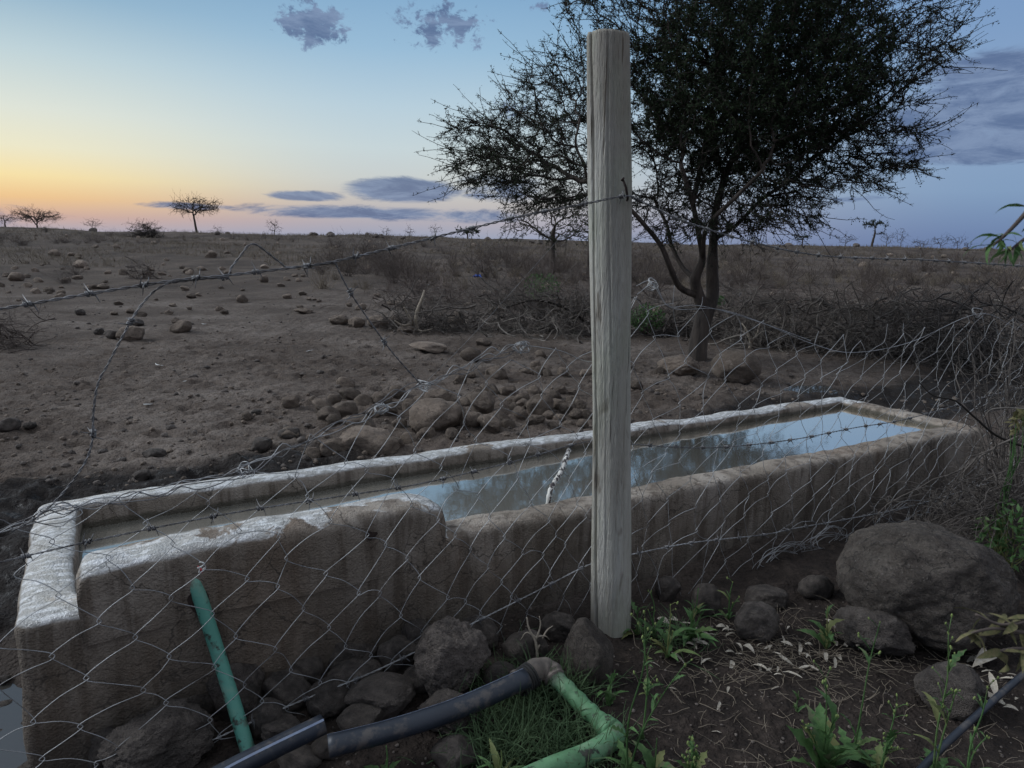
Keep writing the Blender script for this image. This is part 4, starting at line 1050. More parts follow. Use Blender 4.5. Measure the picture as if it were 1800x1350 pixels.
def twigs_and_leaves(P, par, R, rmax, n_per, length, seed, spur=0.045, leaf=0.022, leaves_per=9, K=6, droop=-0.05, twr=0.0035, zig=0.22, centre=None, tip_len=2.0, tuft=3, core=None, sel=None):
    """spiky side twigs on every thin branch, longer ones off the tips; returns (twig mesh, leaf mesh)"""
    r = np.random.RandomState(seed); has = np.zeros(len(P), bool); has[par[par >= 0]] = True
    ok_ = (par >= 0) & (sel if sel is not None else True)
    idx_ = np.where((R < rmax) & ok_)[0]; tips = np.where(~has & ok_)[0]
    idx_ = np.concatenate([np.repeat(idx_, n_per), np.repeat(tips, 2)]); N = len(idx_); is_tip = np.arange(N) >= N - 2 * len(tips)
    d0 = P[idx_] - P[par[idx_]]; d0 /= np.linalg.norm(d0, axis=1, keepdims=True) + 1e-9
    d = d0 * r.uniform(0.2, 1.0, (N, 1)) + r.normal(0, 0.6, (N, 3)) + np.array([0, 0, droop])
    if centre is not None:
        o_ = P[idx_] - np.array(centre); o_ /= np.linalg.norm(o_, axis=1, keepdims=True) + 1e-9; d[is_tip] = d0[is_tip] * 0.5 + o_[is_tip] * 0.9 + r.normal(0, 0.3, (is_tip.sum(), 3))
    d /= np.linalg.norm(d, axis=1, keepdims=True)
    L = length * r.uniform(0.4, 1.15, N); L[is_tip] *= tip_len * r.uniform(0.5, 1.1, is_tip.sum())
    pts = np.zeros((N, K, 3)); pts[:, 0] = P[idx_] - d0 * r.uniform(0, 0.08, (N, 1))
    cur = d.copy()
    for k in range(1, K):
        cur = cur + r.normal(0, zig, (N, 3)); cur /= np.linalg.norm(cur, axis=1, keepdims=True); pts[:, k] = pts[:, k - 1] + cur * (L / (K - 1))[:, None]
    tw = MB(); tw.tubes(pts, np.linspace(twr, twr * 0.45, K)[None].repeat(N, 0), 3)
    ns = leaves_per if leaves_per else 6
    t = r.rand(N, ns) * (K - 1.001); k = t.astype(int); f = (t - k)[..., None]
    base = pts[np.arange(N)[:, None], k] * (1 - f) + pts[np.arange(N)[:, None], k + 1] * f
    sd_ = r.normal(0, 1, (N, ns, 3)); sd_ /= np.linalg.norm(sd_, axis=2, keepdims=True)
    tip = base + sd_ * spur * r.uniform(0.5, 1.3, (N, ns, 1)); side = np.cross(sd_, r.normal(0, 1, (N, ns, 3))); side /= np.linalg.norm(side, axis=2, keepdims=True) + 1e-9
    V = np.stack([base - side * twr * 1.1, base + side * twr * 1.1, tip], 2).reshape(-1, 3); tw.add(V, np.arange(len(V)).reshape(-1, 3))
    lf = MB()
    if leaves_per:                                        # tufts of tiny leaves clasping the spurs
        c = (base[:, :, None] * 0.5 + tip[:, :, None] * 0.5 + r.normal(0, spur * 0.28, (N, ns, tuft, 3))).reshape(-1, 3); M_ = len(c)
        if core is not None:                              # the outer boughs carry far fewer leaves than the heart of the crown
            dd = np.linalg.norm((c - np.array(core[0])) / core[1], axis=1); kp = r.rand(M_) < np.clip(1.8 - 1.1 * dd, 0.4, 1.0); c = c[kp]; M_ = len(c)
        u = r.normal(0, 1, (M_, 3)); u /= np.linalg.norm(u, axis=1, keepdims=True); v = np.cross(u, r.normal(0, 1, (M_, 3))); v /= np.linalg.norm(v, axis=1, keepdims=True) + 1e-9
        s_ = leaf * r.uniform(0.6, 1.3, (M_, 1)); V = np.stack([c - u * s_, c - v * s_ * 0.4, c + u * s_, c + v * s_ * 0.4], 1).reshape(-1, 3)
        lf.add(V, None, np.arange(len(V)).reshape(-1, 4))
    return tw, lf

def in_ell(r, n, c, rad, hollow=0.0):
    v = r.normal(0, 1, (n, 3)); v /= np.linalg.norm(v, axis=1, keepdims=True); k = (hollow + (1 - hollow) * r.rand(n, 1)) ** (1 / 3)
    return np.array(c) + v * k * np.array(rad)

# ---- the big acacia behind the trough
TY = gp(1226, 632).y
def tp(px, py, dy=0.0): return np.array(aty(px, py, TY + dy))
tb = gp(1226, 632)
sk = [(tuple(np.array(tb) - np.array([0, 0, 0.15])), -1, 0.19), (tuple(tp(1226, 615)), 0, 0.165), (tuple(tp(1232, 580)), 1, 0.15), (tuple(tp(1240, 548)), 2, 0.15),
      (tuple(tp(1252, 520, 0.05)), 3, 0.11), (tuple(tp(1252, 470, 0.1)), 4, 0.10), (tuple(tp(1254, 420, 0.12)), 5, 0.09), (tuple(tp(1258, 370, 0.1)), 6, 0.085), (tuple(tp(1275, 310, 0.1)), 7, 0.075), (tuple(tp(1300, 250, 0.2)), 8, 0.06), (tuple(tp(1330, 190, 0.2)), 9, 0.05),
      (tuple(tp(1228, 520, -0.05)), 3, 0.10), (tuple(tp(1222, 490, -0.1)), 11, 0.09), (tuple(tp(1235, 455, -0.2)), 12, 0.075), (tuple(tp(1228, 410, -0.3)), 13, 0.065), (tuple(tp(1218, 360, -0.4)), 14, 0.055), (tuple(tp(1200, 300, -0.5)), 15, 0.05),
      (tuple(tp(1195, 505, -0.2)), 11, 0.07), (tuple(tp(1178, 470, -0.4)), 17, 0.062), (tuple(tp(1162, 432, -0.5)), 18, 0.056), (tuple(tp(1135, 398, -0.6)), 19, 0.05), (tuple(tp(1105, 365, -0.7)), 20, 0.045), (tuple(tp(1060, 330, -0.7)), 21, 0.04),
      (tuple(tp(1200, 470, 0.2)), 12, 0.05), (tuple(tp(1180, 430, 0.4)), 23, 0.045), (tuple(tp(1172, 395, 0.5)), 24, 0.04), (tuple(tp(1150, 350, 0.7)), 25, 0.035),
      (tuple(tp(1290, 400, 0.3)), 6, 0.05), (tuple(tp(1340, 350, 0.4)), 27, 0.045), (tuple(tp(1400, 310, 0.5)), 28, 0.04),
      (tuple(tp(1242, 400, -0.5)), 13, 0.05), (tuple(tp(1290, 350, -0.8)), 30, 0.045), (tuple(tp(1340, 300, -1.0)), 31, 0.04), (tuple(tp(1240, 240, 0.3)), 15, 0.045), (tuple(tp(1260, 150, 0.3)), 33, 0.04)]
r = np.random.RandomState(3); mp = mpp(Vector(tp(1250, 300)))
E_ = [(1335, 165, 245, 190, 2300), (1290, 215, 180, 140, 1000), (1270, 0, 290, 110, 620), (1480, 20, 150, 60, 200),
      (1080, 95, 110, 22, 90), (1000, 160, 120, 20, 110), (940, 215, 140, 18, 120), (890, 265, 130, 14, 90), (930, 305, 150, 16, 120), (980, 350, 120, 14, 80), (1060, 250, 90, 60, 130),
      (1590, 85, 110, 18, 90), (1560, 135, 110, 18, 100), (1540, 185, 90, 16, 80), (1510, 235, 120, 16, 100), (1530, 290, 95, 13, 70), (1440, 325, 120, 15, 90), (1380, 370, 100, 12, 60), (1180, 345, 90, 30, 110), (1290, 350, 150, 45, 260), (1330, 395, 130, 16, 90), (1220, 400, 100, 20, 90),
      (1590, 292, 60, 10, 40), (1640, 95, 70, 14, 50), (1600, 40, 90, 30, 90), (1000, 120, 90, 30, 80), (950, 250, 160, 60, 160), (1000, 330, 130, 40, 130), (860, 320, 80, 12, 40), (820, 225, 60, 10, 30)]
at_ = np.vstack([in_ell(r, n_, tp(x, y, r.normal(0, 0.5) if ry < 30 else 0), (rx * mp, rx * mp * 0.75, ry * mp)) for x, y, rx, ry, n_ in E_])
P, par = colonize([q[0] for q in sk], [q[1] for q in sk], at_, 0.11, 0.9, 0.15, 170, 4, up=0.02, jitter=0.22)
R = branch_radii(P, par, 0.0042, 2.3); 
for i, q in enumerate(sk): R[i] = q[2] * (0.78 if i < 6 or i in (11, 12) else 0.56)
R[len(sk):] = np.minimum(R[len(sk):], 0.032)
acacia = empty('acacia_tree', tb); tag(acacia, 'large dark thorny acacia behind the trough, half hidden by the post', 'tree')
def rel(mb, o): 
    for v in mb.V: v -= np.array(o)
    return mb
ob('trunk', rel(tree_mesh(P, par, R), tb), MT['bark'], acacia)
cd = np.linalg.norm((P - tp(1325, 140)) / (np.array([265, 260, 205]) * mp), axis=1)
t1, l1 = twigs_and_leaves(P, par, R, 0.014, 4, 0.32, 5, spur=0.05, leaf=0.019, leaves_per=6, K=5, twr=0.004, tuft=3, zig=0.2, sel=cd < 0.80, tip_len=1.2)
t2, l2 = twigs_and_leaves(P, par, R, 0.014, 2, 0.27, 6, spur=0.055, leaf=0.0125, leaves_per=9, K=8, twr=0.0052, centre=tp(1290, 300), tip_len=2.5, tuft=2, zig=0.12, sel=cd >= 0.80)
tw, lf = MB(), MB()
for dst, srcs in ((tw, (t1, t2)), (lf, (l1, l2))):
    for q_ in srcs:
        V_ = np.concatenate(q_.V); T_ = np.concatenate(q_.T) if q_.T else None; Q_ = np.concatenate(q_.Q) if q_.Q else None
        dst.add(V_, T_, Q_)
ob('twigs', rel(tw, tb), MT['twig'], acacia); ob('crown', rel(lf, tb), MT['leaf_tree'], acacia)
print('acacia nodes', len(P), 'leaf', sum(len(v) for v in lf.V) // 4)

def simple_tree(name, label, px, Yd, hpx, crown, n_att, seed, trunk_r, leaf=0.0, leaves_per=0, D=0.25, base=None, twl=0.5, lean=0.0, spread=0.8, n_per=1, group=None, tr_h=0.5, dk=None, leafm='leaf_tree', twm='twig', r_tip=0.012, forks=None):
    """crown: list of (dx_px, up_px, rx_px, ry_px) measured from the foot"""
    d = pix_dir(px, 420); k = Yd / d.y; x, y = d.x * k, Yd; z = gz(x, y); b = np.array([x, y, z]); s = mpp(Vector(b)); r = np.random.RandomState(seed)
    h = hpx * s
    nodes = [b - np.array([0, 0, 0.2])]; pr = [-1]; rd = [trunk_r * 1.2]
    steps = max(3, int(h * tr_h / D))
    for i in range(1, steps + 1):
        t = i / steps; nodes.append(b + np.array([lean * s * t + r.normal(0, 0.05) * D, r.normal(0, 0.05) * D, h * tr_h * t])); pr.append(i - 1); rd.append(trunk_r * (1 - 0.35 * t))
    at_ = np.vstack([in_ell(r, max(5, int(n_att * rx * ry / sum(c[2] * c[3] for c in crown))), b + np.array([dx * s, 0, up * s]), (rx * s, rx * s * spread, ry * s)) for dx, up, rx, ry in crown])
    P, par = colonize(nodes, pr, at_, D, D * 9, dk or D * 1.3, 90, seed, up=0.02, jitter=0.25)
    R = branch_radii(P, par, r_tip, 2.2)
    for i, q in enumerate(rd): R[i] = q
    R[len(rd):] = np.minimum(R[len(rd):], trunk_r * 0.55)
    o = empty(name, b); tag(o, label, 'shrub' if 'shrub' in name or 'bush' in name else 'tree', group)
    ob('trunk', rel(tree_mesh(P, par, R, thick=0.05), b), MT['bark'] if trunk_r > 0.04 else MT[twm], o)
    if twl:
        tw, lf = twigs_and_leaves(P, par, R, max(r_tip * 3, 0.02), n_per, twl, seed + 1, spur=twl * 0.15, leaf=leaf or 0.03, leaves_per=leaves_per, K=5, twr=r_tip * 0.7)
        ob('twigs', rel(tw, b), MT[twm], o)
        if leaves_per: ob('crown', rel(lf, b), MT[leafm], o)
    return o
simple_tree('acacia_tree', 'slender leafy acacia far behind, just left of the post', 972, gp(972, 486).y, 150, [(0, 100, 95, 40), (-25, 75, 70, 22), (45, 85, 60, 30)], 300, 21, 0.14, leaf=0.04, leaves_per=3, D=0.24, twl=0.6, n_per=1, tr_h=0.5, r_tip=0.012)
simple_tree('acacia_tree', 'thin dark-stemmed acacia close behind the left edge of the post', 1036, 30, 130, [(0, 100, 50, 35)], 110, 22, 0.08, leaf=0.04, leaves_per=3, D=0.24, twl=0.5, n_per=1, tr_h=0.6, r_tip=0.011)
simple_tree('bare_tree', 'leafless flat-topped tree standing alone on the left skyline', 347, 88, 68, [(2, 50, 44, 14), (-25, 42, 18, 8), (28, 45, 16, 9)], 420, 23, 0.15, D=0.22, twl=0.7, tr_h=0.5, r_tip=0.018, lean=-4)
simple_tree('bare_tree', 'wide leafless tree on the skyline second from the left edge', 68, 92, 38, [(-10, 24, 34, 12), (18, 24, 24, 11)], 380, 24, 0.13, D=0.22, twl=0.7, tr_h=0.25, r_tip=0.018)
simple_tree('bare_tree', 'small leafless tree on the skyline at the very left edge', 12, 94, 28, [(0, 20, 24, 7)], 110, 25, 0.13, D=0.28, twl=0.6, tr_h=0.4, r_tip=0.018)
simple_tree('umbrella_thorn', 'flat-topped umbrella thorn standing alone on the right skyline', 1533, 88, 50, [(2, 43, 24, 6), (-6, 40, 16, 5), (10, 26, 10, 4)], 170, 26, 0.16, leaf=0.06, leaves_per=4, D=0.2, twl=0.28, n_per=2, tr_h=0.55, r_tip=0.015, lean=4)
simple_tree('umbrella_thorn', 'tiny flat-topped tree on the skyline between big acacia and umbrella thorn', 1411, 120, 22, [(0, 18, 15, 3.5)], 60, 27, 0.12, leaf=0.1, leaves_per=7, D=0.3, twl=0.6, tr_h=0.7, r_tip=0.018)
simple_tree('umbrella_thorn', 'low flat-topped tree on the skyline left of the slender acacia', 822, 95, 20, [(0, 14, 24, 5)], 90, 28, 0.12, leaf=0.1, leaves_per=6, D=0.3, twl=0.6, tr_h=0.5, r_tip=0.018)
for i, (px, hp, wp, lb) in enumerate([(165, 22, 22, 'thin bare shrub right of the wide bare tree on the skyline'), (383, 16, 14, 'small bare shrub just right of the lone bare tree'), (483, 26, 22, 'spiky bare shrub on the skyline left of the centre'), (680, 14, 12, 'tiny bare shrub on the skyline below the dark cloud bank'),
        (720, 20, 12, 'thin bare shrub on the skyline where the barbed wire crosses it'), (765, 22, 16, 'faint bare shrub on the skyline right of the wire crossing'), (1487, 24, 26, 'bushy bare shrub just left of the umbrella thorn'), (1560, 28, 16, 'sparse bare shrub right of the umbrella thorn'),
        (1585, 36, 14, 'tall thin bare shrub right of the umbrella thorn'), (1620, 18, 24, 'dark low shrub on the right skyline'), (1655, 24, 26, 'dense bare shrub third from the right on the skyline'), (1685, 26, 16, 'upright bare shrub near the right end of the skyline'), (1703, 18, 12, 'small dark round shrub near the hanging green sprig')]):
    simple_tree('skyline_shrub', lb, px, 84 + (i * 7) % 12, hp, [(0, hp * 0.6, wp * 0.8, hp * 0.42)], 70, 40 + i, 0.05, D=0.25, twl=0.5, tr_h=0.2, r_tip=0.013, group='shrubs on the skyline')

# ================================================================== DRY SHRUBS, TUFTS, BRUSH
def wander(r, n, K, start, d, L, wob, grav=0.0):
    """n crooked polylines"""
    pts = np.zeros((n, K, 3)); pts[:, 0] = start; cur = d / (np.linalg.norm(d, axis=1, keepdims=True) + 1e-9); st = (L / (K - 1))[:, None]
    for k in range(1, K):
        cur = cur + r.normal(0, wob, (n, 3)) + np.array([0, 0, grav]); cur /= np.linalg.norm(cur, axis=1, keepdims=True); pts[:, k] = pts[:, k - 1] + cur * st
    return pts
def side_twigs(mb, r, P, q, L, rad, K=4, wob=0.25):
    n, KK, _ = P.shape; t = r.rand(n, q) * (KK - 1.001); k = t.astype(int); f = (t - k)[..., None]
    b = (P[np.arange(n)[:, None], k] * (1 - f) + P[np.arange(n)[:, None], k + 1] * f).reshape(-1, 3); dd = (P[np.arange(n)[:, None], k + 1] - P[np.arange(n)[:, None], k]).reshape(-1, 3)
    dd /= np.linalg.norm(dd, axis=1, keepdims=True) + 1e-9; dd = dd * 0.7 + r.normal(0, 0.6, dd.shape)
    S = wander(r, len(b), K, b, dd, L * r.uniform(0.4, 1.2, len(b)), wob); mb.tubes(S, np.linspace(rad, rad * 0.4, K)[None].repeat(len(b), 0), 3); return S
def shrub_mesh(seed, n=16, L=0.7, rad=0.005, q=6, spread=0.9):
    r = np.random.RandomState(seed); mb = MB(); d = np.stack([r.normal(0, spread * 0.6, n), r.normal(0, spread * 0.6, n), np.ones(n)], 1)
    P = wander(r, n, 7, np.zeros((n, 3)) + r.normal(0, 0.04, (n, 3)) * [1, 1, 0], d, L * r.uniform(0.5, 1.1, n), 0.14)
    mb.tubes(P, np.linspace(rad, rad * 0.4, 7)[None].repeat(n, 0), 3); S = side_twigs(mb, r, P, q, L * 0.45, rad * 0.5); side_twigs(mb, r, S, 2, L * 0.2, rad * 0.35)
    return smooth(mb.mesh('dry_shrub'))
def tuft_mesh(seed, n=60, L=0.35):
    r = np.random.RandomState(seed); mb = MB(); d = np.stack([r.normal(0, 0.45, n), r.normal(0, 0.45, n), np.ones(n)], 1)
    P = wander(r, n, 4, r.normal(0, 0.06, (n, 3)) * [1, 1, 0], d, L * r.uniform(0.5, 1.2, n), 0.1, -0.05); mb.tubes(P, np.linspace(0.004, 0.0012, 4)[None].repeat(n, 0), 3)
    return smooth(mb.mesh('grass_tuft'))
SHR = [shrub_mesh(i) for i in range(6)]; TUF = [tuft_mesh(i) for i in range(5)]
for m_ in SHR: m_.materials.append(MT['twig_brown'])
for m_ in TUF: m_.materials.append(MT['straw'])
def scatter_plants(n, meshes, name, label, group, cat, gen, smin, smax, seed, hs=(0.8, 1.2)):
    q = random.Random(seed); c = 0; tries = 0
    while c < n and tries < n * 20:
        tries += 1
        px, py = gen(q); p = gp(px, py)
        if p is None or p.y > 95: continue
        s = q.uniform(smin, smax); o = ob(name, meshes[q.randrange(len(meshes))], None, None, (p.x, p.y, p.z - 0.02), (0, 0, q.uniform(0, 6.3)), (s, s, s * q.uniform(*hs)), sm=False)
        tag(o, label % (zone(s, (0.95, 1.2, 1.5, 1.8), ('very small', 'small', 'middling', 'large', 'very large')), zone(py, (445, 465), ('far', 'middle', 'near')), zone(px, (200, 400, 560, 740, 900, 1050, 1250, 1420, 1600), ('below the leftmost bare trees', 'below the lone bare tree', 'right of the lone bare tree', 'behind the pale forked branch', 'left of the slender acacia', 'around the slender acacia', 'behind the big acacia', 'right of the big acacia', 'below the umbrella thorn', 'towards the right edge'))), cat, group); c += 1
scatter_plants(190, SHR, 'dry_shrub', '%s leafless brown shrub on the %s plain %s', 'dry shrubs on the plain', 'shrub', lambda q: (q.uniform(560, 1800), 434 + 70 * q.random() ** 1.4 + (q.random() < .3) * 20), 0.9, 2.2, 3)
scatter_plants(45, SHR, 'dry_shrub', '%s low dry shrub on the %s stony ground %s', 'dry shrubs under the left skyline', 'shrub', lambda q: (q.uniform(0, 560), 418 + 30 * q.random()), 0.8, 1.8, 4, (0.5, 0.8))
scatter_plants(150, TUF, 'grass_tuft', '%s tuft of dry straw-coloured grass on the %s plain %s', 'dry grass tufts on the plain', 'grass', lambda q: (q.uniform(560, 1800), 434 + 75 * q.random()), 0.8, 1.8, 5)
# far cover that reads as one mass
r = np.random.RandomState(77); mb = MB()
n = 9000; ang = np.radians(r.uniform(-42, 42, n)); dist = 40 + 55 * r.rand(n); bx_, by_ = np.sin(ang) * dist, np.cos(ang) * dist; bz_ = ground_at(bx_, by_)
keep = fbm(np.stack([bx_ * .12, by_ * .12, bx_ * 0], -1), 3, 5) > -0.1; bx_, by_, bz_ = bx_[keep], by_[keep], bz_[keep]; n = len(bx_)
for k in range(4):
    d = np.stack([r.normal(0, .6, n), r.normal(0, .6, n), np.ones(n)], 1); Pw = wander(r, n, 3, np.stack([bx_, by_, bz_], 1) + r.normal(0, .12, (n, 3)) * [1, 1, 0], d, r.uniform(.12, .45, n), .15)
    mb.tubes(Pw, np.array([.016, .011, .004])[None].repeat(n, 0), 3)
tag(ob('dry_grass', mb, MT['straw']), 'thin dry scrub and grass covering the far plain', kind='stuff')

def brush(label, pts, width, height, n, seed, m='twig_dead', L=1.0, rad=0.0095, name='brush_pile', q=4):
    """heap of dead thorn branches along a line of ground pixels"""
    r = np.random.RandomState(seed); G = [gp(*p) for p in pts]; C = spline([tuple(g) for g in G], 10) if len(G) > 1 else np.array([tuple(G[0])] * 2)
    o0 = C.mean(0); ip = r.randint(0, len(C), n); c = C[ip] + r.normal(0, 1, (n, 3)) * [width * .35, width * .35, 0]
    c[:, 2] = ground_at(c[:, 0], c[:, 1]) + height * r.rand(n) ** 1.7
    d = r.normal(0, 1, (n, 3)) * [1, 1, .35] + [0, 0, 0.12]
    P = wander(r, n, 9, c, d, L * r.uniform(.4, 1.2, n), .30); P -= P[:, 4:5] - c[:, None]
    g = ground_at(P[..., 0], P[..., 1]); P[..., 2] = np.maximum(P[..., 2], g + 0.005)
    mb = MB(); mb.tubes(P, (np.linspace(1, .35, 9)[None] * rad * (.4 + 1.6 * r.rand(n, 1) ** 2.5)), 5); S = side_twigs(mb, r, P, q, L * .4, rad * .4); side_twigs(mb, r, S, 2, L * .16, rad * .25)
    o = ob(name, rel(mb, o0), MT[m], loc=o0); tag(o, label, 'brush' if name == 'brush_pile' else 'sticks'); return o
brush('tangled heap of dead thorn branches behind the pale forked branch', [(700, 578), (760, 580), (830, 578)], 0.7, 0.45, 130, 1)
brush('dense dark hedge of dead thorn branches left of the post', [(860, 580), (940, 584), (1040, 588)], 0.7, 0.75, 260, 2)
brush('dead thorn branches piled behind the big acacia trunk', [(1110, 586), (1180, 588), (1250, 590)], 0.7, 0.55, 200, 3)
brush('pale crooked dead branches heaped right of the big acacia trunk', [(1265, 594), (1340, 602), (1430, 610)], 0.8, 0.75, 260, 4)
brush('wide heap of dead branches in the middle of the right side', [(1450, 612), (1540, 622), (1620, 630)], 0.9, 0.75, 260, 5)
brush('heap of dead branches against the right edge behind the trough', [(1640, 636), (1720, 645), (1830, 660)], 1.0, 0.85, 260, 6)
brush('loose dry branches lying behind the right-hand brush heaps', [(1300, 545), (1450, 548), (1600, 555), (1780, 560)], 2.0, 0.55, 300, 7, m='twig_brown', L=1.3)
brush('loose thin dry branches spread behind the heap left of the post', [(690, 540), (800, 530), (930, 540), (1030, 545)], 1.6, 0.5, 220, 8, m='twig_brown', L=1.3)
brush('dry low thorn bush on the dust at the left edge', [(-20, 610), (40, 612)], 0.5, 0.5, 80, 9, m='twig_brown', L=0.8, rad=0.005)
brush('dark rounded heap of brush below the lone bare tree', [(245, 442), (275, 442)], 1.0, 1.3, 160, 10, m='twig', L=1.6, rad=0.02)
brush('dry bushy scrub left of the kinked wire', [(235, 490), (275, 490)], 0.4, 0.5, 60, 11, m='twig_brown', L=0.8)
for i, (pts, lb) in enumerate([([(1270, 606), (1350, 612), (1430, 618)], 'pale curved dead sticks along the front of the brush by the acacia trunk'), ([(1430, 620), (1520, 628), (1600, 634)], 'pale curved dead sticks along the front of the wide brush heap'),
        ([(1600, 640), (1700, 652), (1800, 664)], 'pale curved dead sticks along the front of the brush at right edge'), ([(860, 592), (950, 594), (1035, 598)], 'pale thin dead sticks along the foot of the hedge left of the post'), ([(1300, 570), (1450, 575), (1650, 590), (1790, 600)], 'pale bare sticks poking out of the top of the right-hand brush')]):
    brush(lb, pts, 0.5, 0.55 if i < 4 else 0.8, 34, 60 + i, m='twig_grey', L=0.95, rad=0.009, q=4, name='stick_pile')
def branch(label, lst, rad, m, Yo=0.0, base=None, name='dead_branch', kids=()):
    """a single branch from ground pixel + pixel offsets in one upright plane; kids = side limbs"""
    b = gp(*base); mb = MB()
    for pts, r0 in [(lst, rad)] + list(kids):
        P = [Vector(aty(x, y, b.y + dy)) - b for x, y, dy in pts]; S = spline(P, 6); mb.tube(S, np.linspace(r0, r0 * .35, len(S)), 7)
    return tag(ob(name, mb, MT[m], loc=b), label, 'branch')
branch('pale forked dead branch standing upright before the brush', [(732, 584, 0), (731, 565, 0), (734, 545, .05), (742, 525, .1), (746, 510, .15)], 0.045, 'twig_pale', base=(732, 583),
       kids=[([(731, 572, 0), (722, 560, -.1), (714, 546, -.15), (710, 540, -.2)], .03), ([(724, 570, 0), (708, 572, -.2), (694, 564, -.3)], .028), ([(733, 578, 0), (742, 582, -.1), (760, 578, -.2)], .02)])
branch('dark burnt forked branch sticking out of the right-hand brush', [(1467, 570, 0), (1466, 548, 0), (1455, 538, -.1), (1435, 530, -.2), (1415, 526, -.3)], 0.05, 'twig', base=(1467, 588),
       kids=[([(1462, 545, 0), (1448, 530, .1), (1430, 526, .2), (1418, 528, .3)], .035), ([(1466, 550, 0), (1490, 544, .1), (1530, 538, .2)], .025)])
branch('long dark branch slanting through the right-hand brush heap', [(1500, 600, 0), (1530, 570, 0), (1560, 548, .1), (1578, 535, .1)], 0.03, 'twig', base=(1500, 612))
branch('pale y-shaped dead branch right of the acacia trunk', [(1318, 612, 0), (1319, 600, 0), (1312, 580, 0), (1304, 568, .1)], 0.028, 'twig_pale', base=(1318, 612), kids=[([(1319, 602, 0), (1330, 588, 0), (1336, 568, 0)], .022)])
branch('leafy fallen branch arching over the hedge left of the post', [(1035, 570, 0), (990, 540, -.1), (940, 528, -.2), (890, 540, -.2)], 0.03, 'twig', base=(1035, 586))
# living greens in the brush
def green_bush(label, px, py, rx, up, ry, n, seed, leaf=0.03, m='leaf', dy=0.2):
    b = gp(px, py); s = mpp(b); r = np.random.RandomState(seed); c = np.array(b) + [0, dy, up * s]
    pts = in_ell(r, n, c, (rx * s, rx * s * .6, ry * s)); mb = MB()
    d = pts - (np.array(b) + [0, dy, 0]); st_ = np.stack([np.array(b) + [0, dy, 0] + d * t + r.normal(0, .01, d.shape) for t in np.linspace(0, 1, 5)], 1)[:max(12, n // 12)]
    mb.tubes(st_, np.linspace(.006, .002, 5)[None].repeat(len(st_), 0), 3)
    o = empty('green_shrub', b); tag(o, label, 'shrub'); ob('stems', rel(mb, b), MT['twig_brown'], o)
    u = r.normal(0, 1, (n, 3)); u /= np.linalg.norm(u, axis=1, keepdims=True); v = np.cross(u, r.normal(0, 1, (n, 3))); v /= np.linalg.norm(v, axis=1, keepdims=True); k = leaf * r.uniform(.6, 1.3, (n, 1))
    V = np.stack([pts - u * k, pts - v * k * .4, pts + u * k, pts + v * k * .4], 1).reshape(-1, 3); lf = MB(); lf.add(V, None, np.arange(len(V)).reshape(-1, 4)); ob('foliage', rel(lf, b), MT[m], o)
green_bush('green leafy sprig growing out of the hedge left of the post', 952, 570, 34, 62, 26, 420, 1, 0.028)
green_bush('dark green bush between the post and the acacia trunk', 1140, 592, 34, 32, 26, 520, 2, 0.03)
green_bush('small bright green sprig right of the acacia fork', 1268, 592, 12, 60, 10, 90, 3, 0.03)
green_bush('grey-green leafy bush at the right end of the hedge by the post', 1010, 585, 40, 35, 20, 300, 4, 0.022, 'leaf_tree')

# ================================================================== NEAR THORN TANGLE (right edge)
def tangle(label, items, m, rad, seed, q=7, L=0.3, perp_c=None):
    """items: (px,py foot) (px,py tip) pairs with metre depth; crooked thorny stems"""
    r = np.random.RandomState(seed); mb = MB(); starts = []; dirs = []; Ls = []
    for (x0, y0, d0), (x1, y1, d1) in items:
        a = np.array(aty(x0, y0, d0)); b = np.array(aty(x1, y1, d1)); starts.append(a); dirs.append(b - a); Ls.append(np.linalg.norm(b - a))
    s = np.array(starts); d = np.array(dirs); n = len(s)
    t = np.linspace(0, 1, 12); P = s[:, None] + d[:, None] * t[None, :, None]; w_ = r.normal(0, 1, (n, 12, 3)).cumsum(1) * 0.013; w_ -= w_[:, :1]; P = P + w_
    mb.tubes(P, np.linspace(1, .4, 12)[None] * rad * r.uniform(.6, 1.3, (n, 1)), 5); S = side_twigs(mb, r, P, q, L, rad * .45, 5, .3); side_twigs(mb, r, S, 3, L * .35, rad * .3, 3)
    o0 = s.mean(0); return ob('thorn_bush', rel(mb, o0), MT[m], loc=o0)
q = random.Random(8); it = []
for i in range(44):
    x0 = q.uniform(1735, 1880); x1 = x0 + q.uniform(-75, 50); it.append(((x0, q.uniform(880, 990), q.uniform(3.3, 3.8)), (x1, q.uniform(560, 820), q.uniform(3.4, 4.0))))
tag(tangle('', it, 'twig_dead', 0.0055, 1, 8, 0.24), 'bare grey thorn bush standing at the right end of the trough', 'bush')
it = []
for i in range(52):
    x0 = q.uniform(1720, 1900); it.append(((x0, q.uniform(760, 960), q.uniform(3.0, 3.5)), (x0 - q.uniform(80, 240), q.uniform(840, 980), q.uniform(2.9, 3.4))))
tag(tangle('', it, 'twig_dead', 0.0045, 2, 9, 0.2), 'low sprawl of cut thorn branches behind the huge boulder', 'bush')
branch('long dark branch arching down over the right end of the trough', [(1850, 800, 0), (1760, 770, 0), (1715, 735, 0), (1680, 705, 0), (1640, 695, 0), (1612, 668, 0)], 0.007, 'twig', base=(1850, 985))
branch('pale bare stem crossing the top of the thorn bush', [(1830, 724, 0), (1790, 718, 0), (1745, 719, 0), (1728, 735, 0)], 0.0045, 'twig_grey', base=(1830, 985))
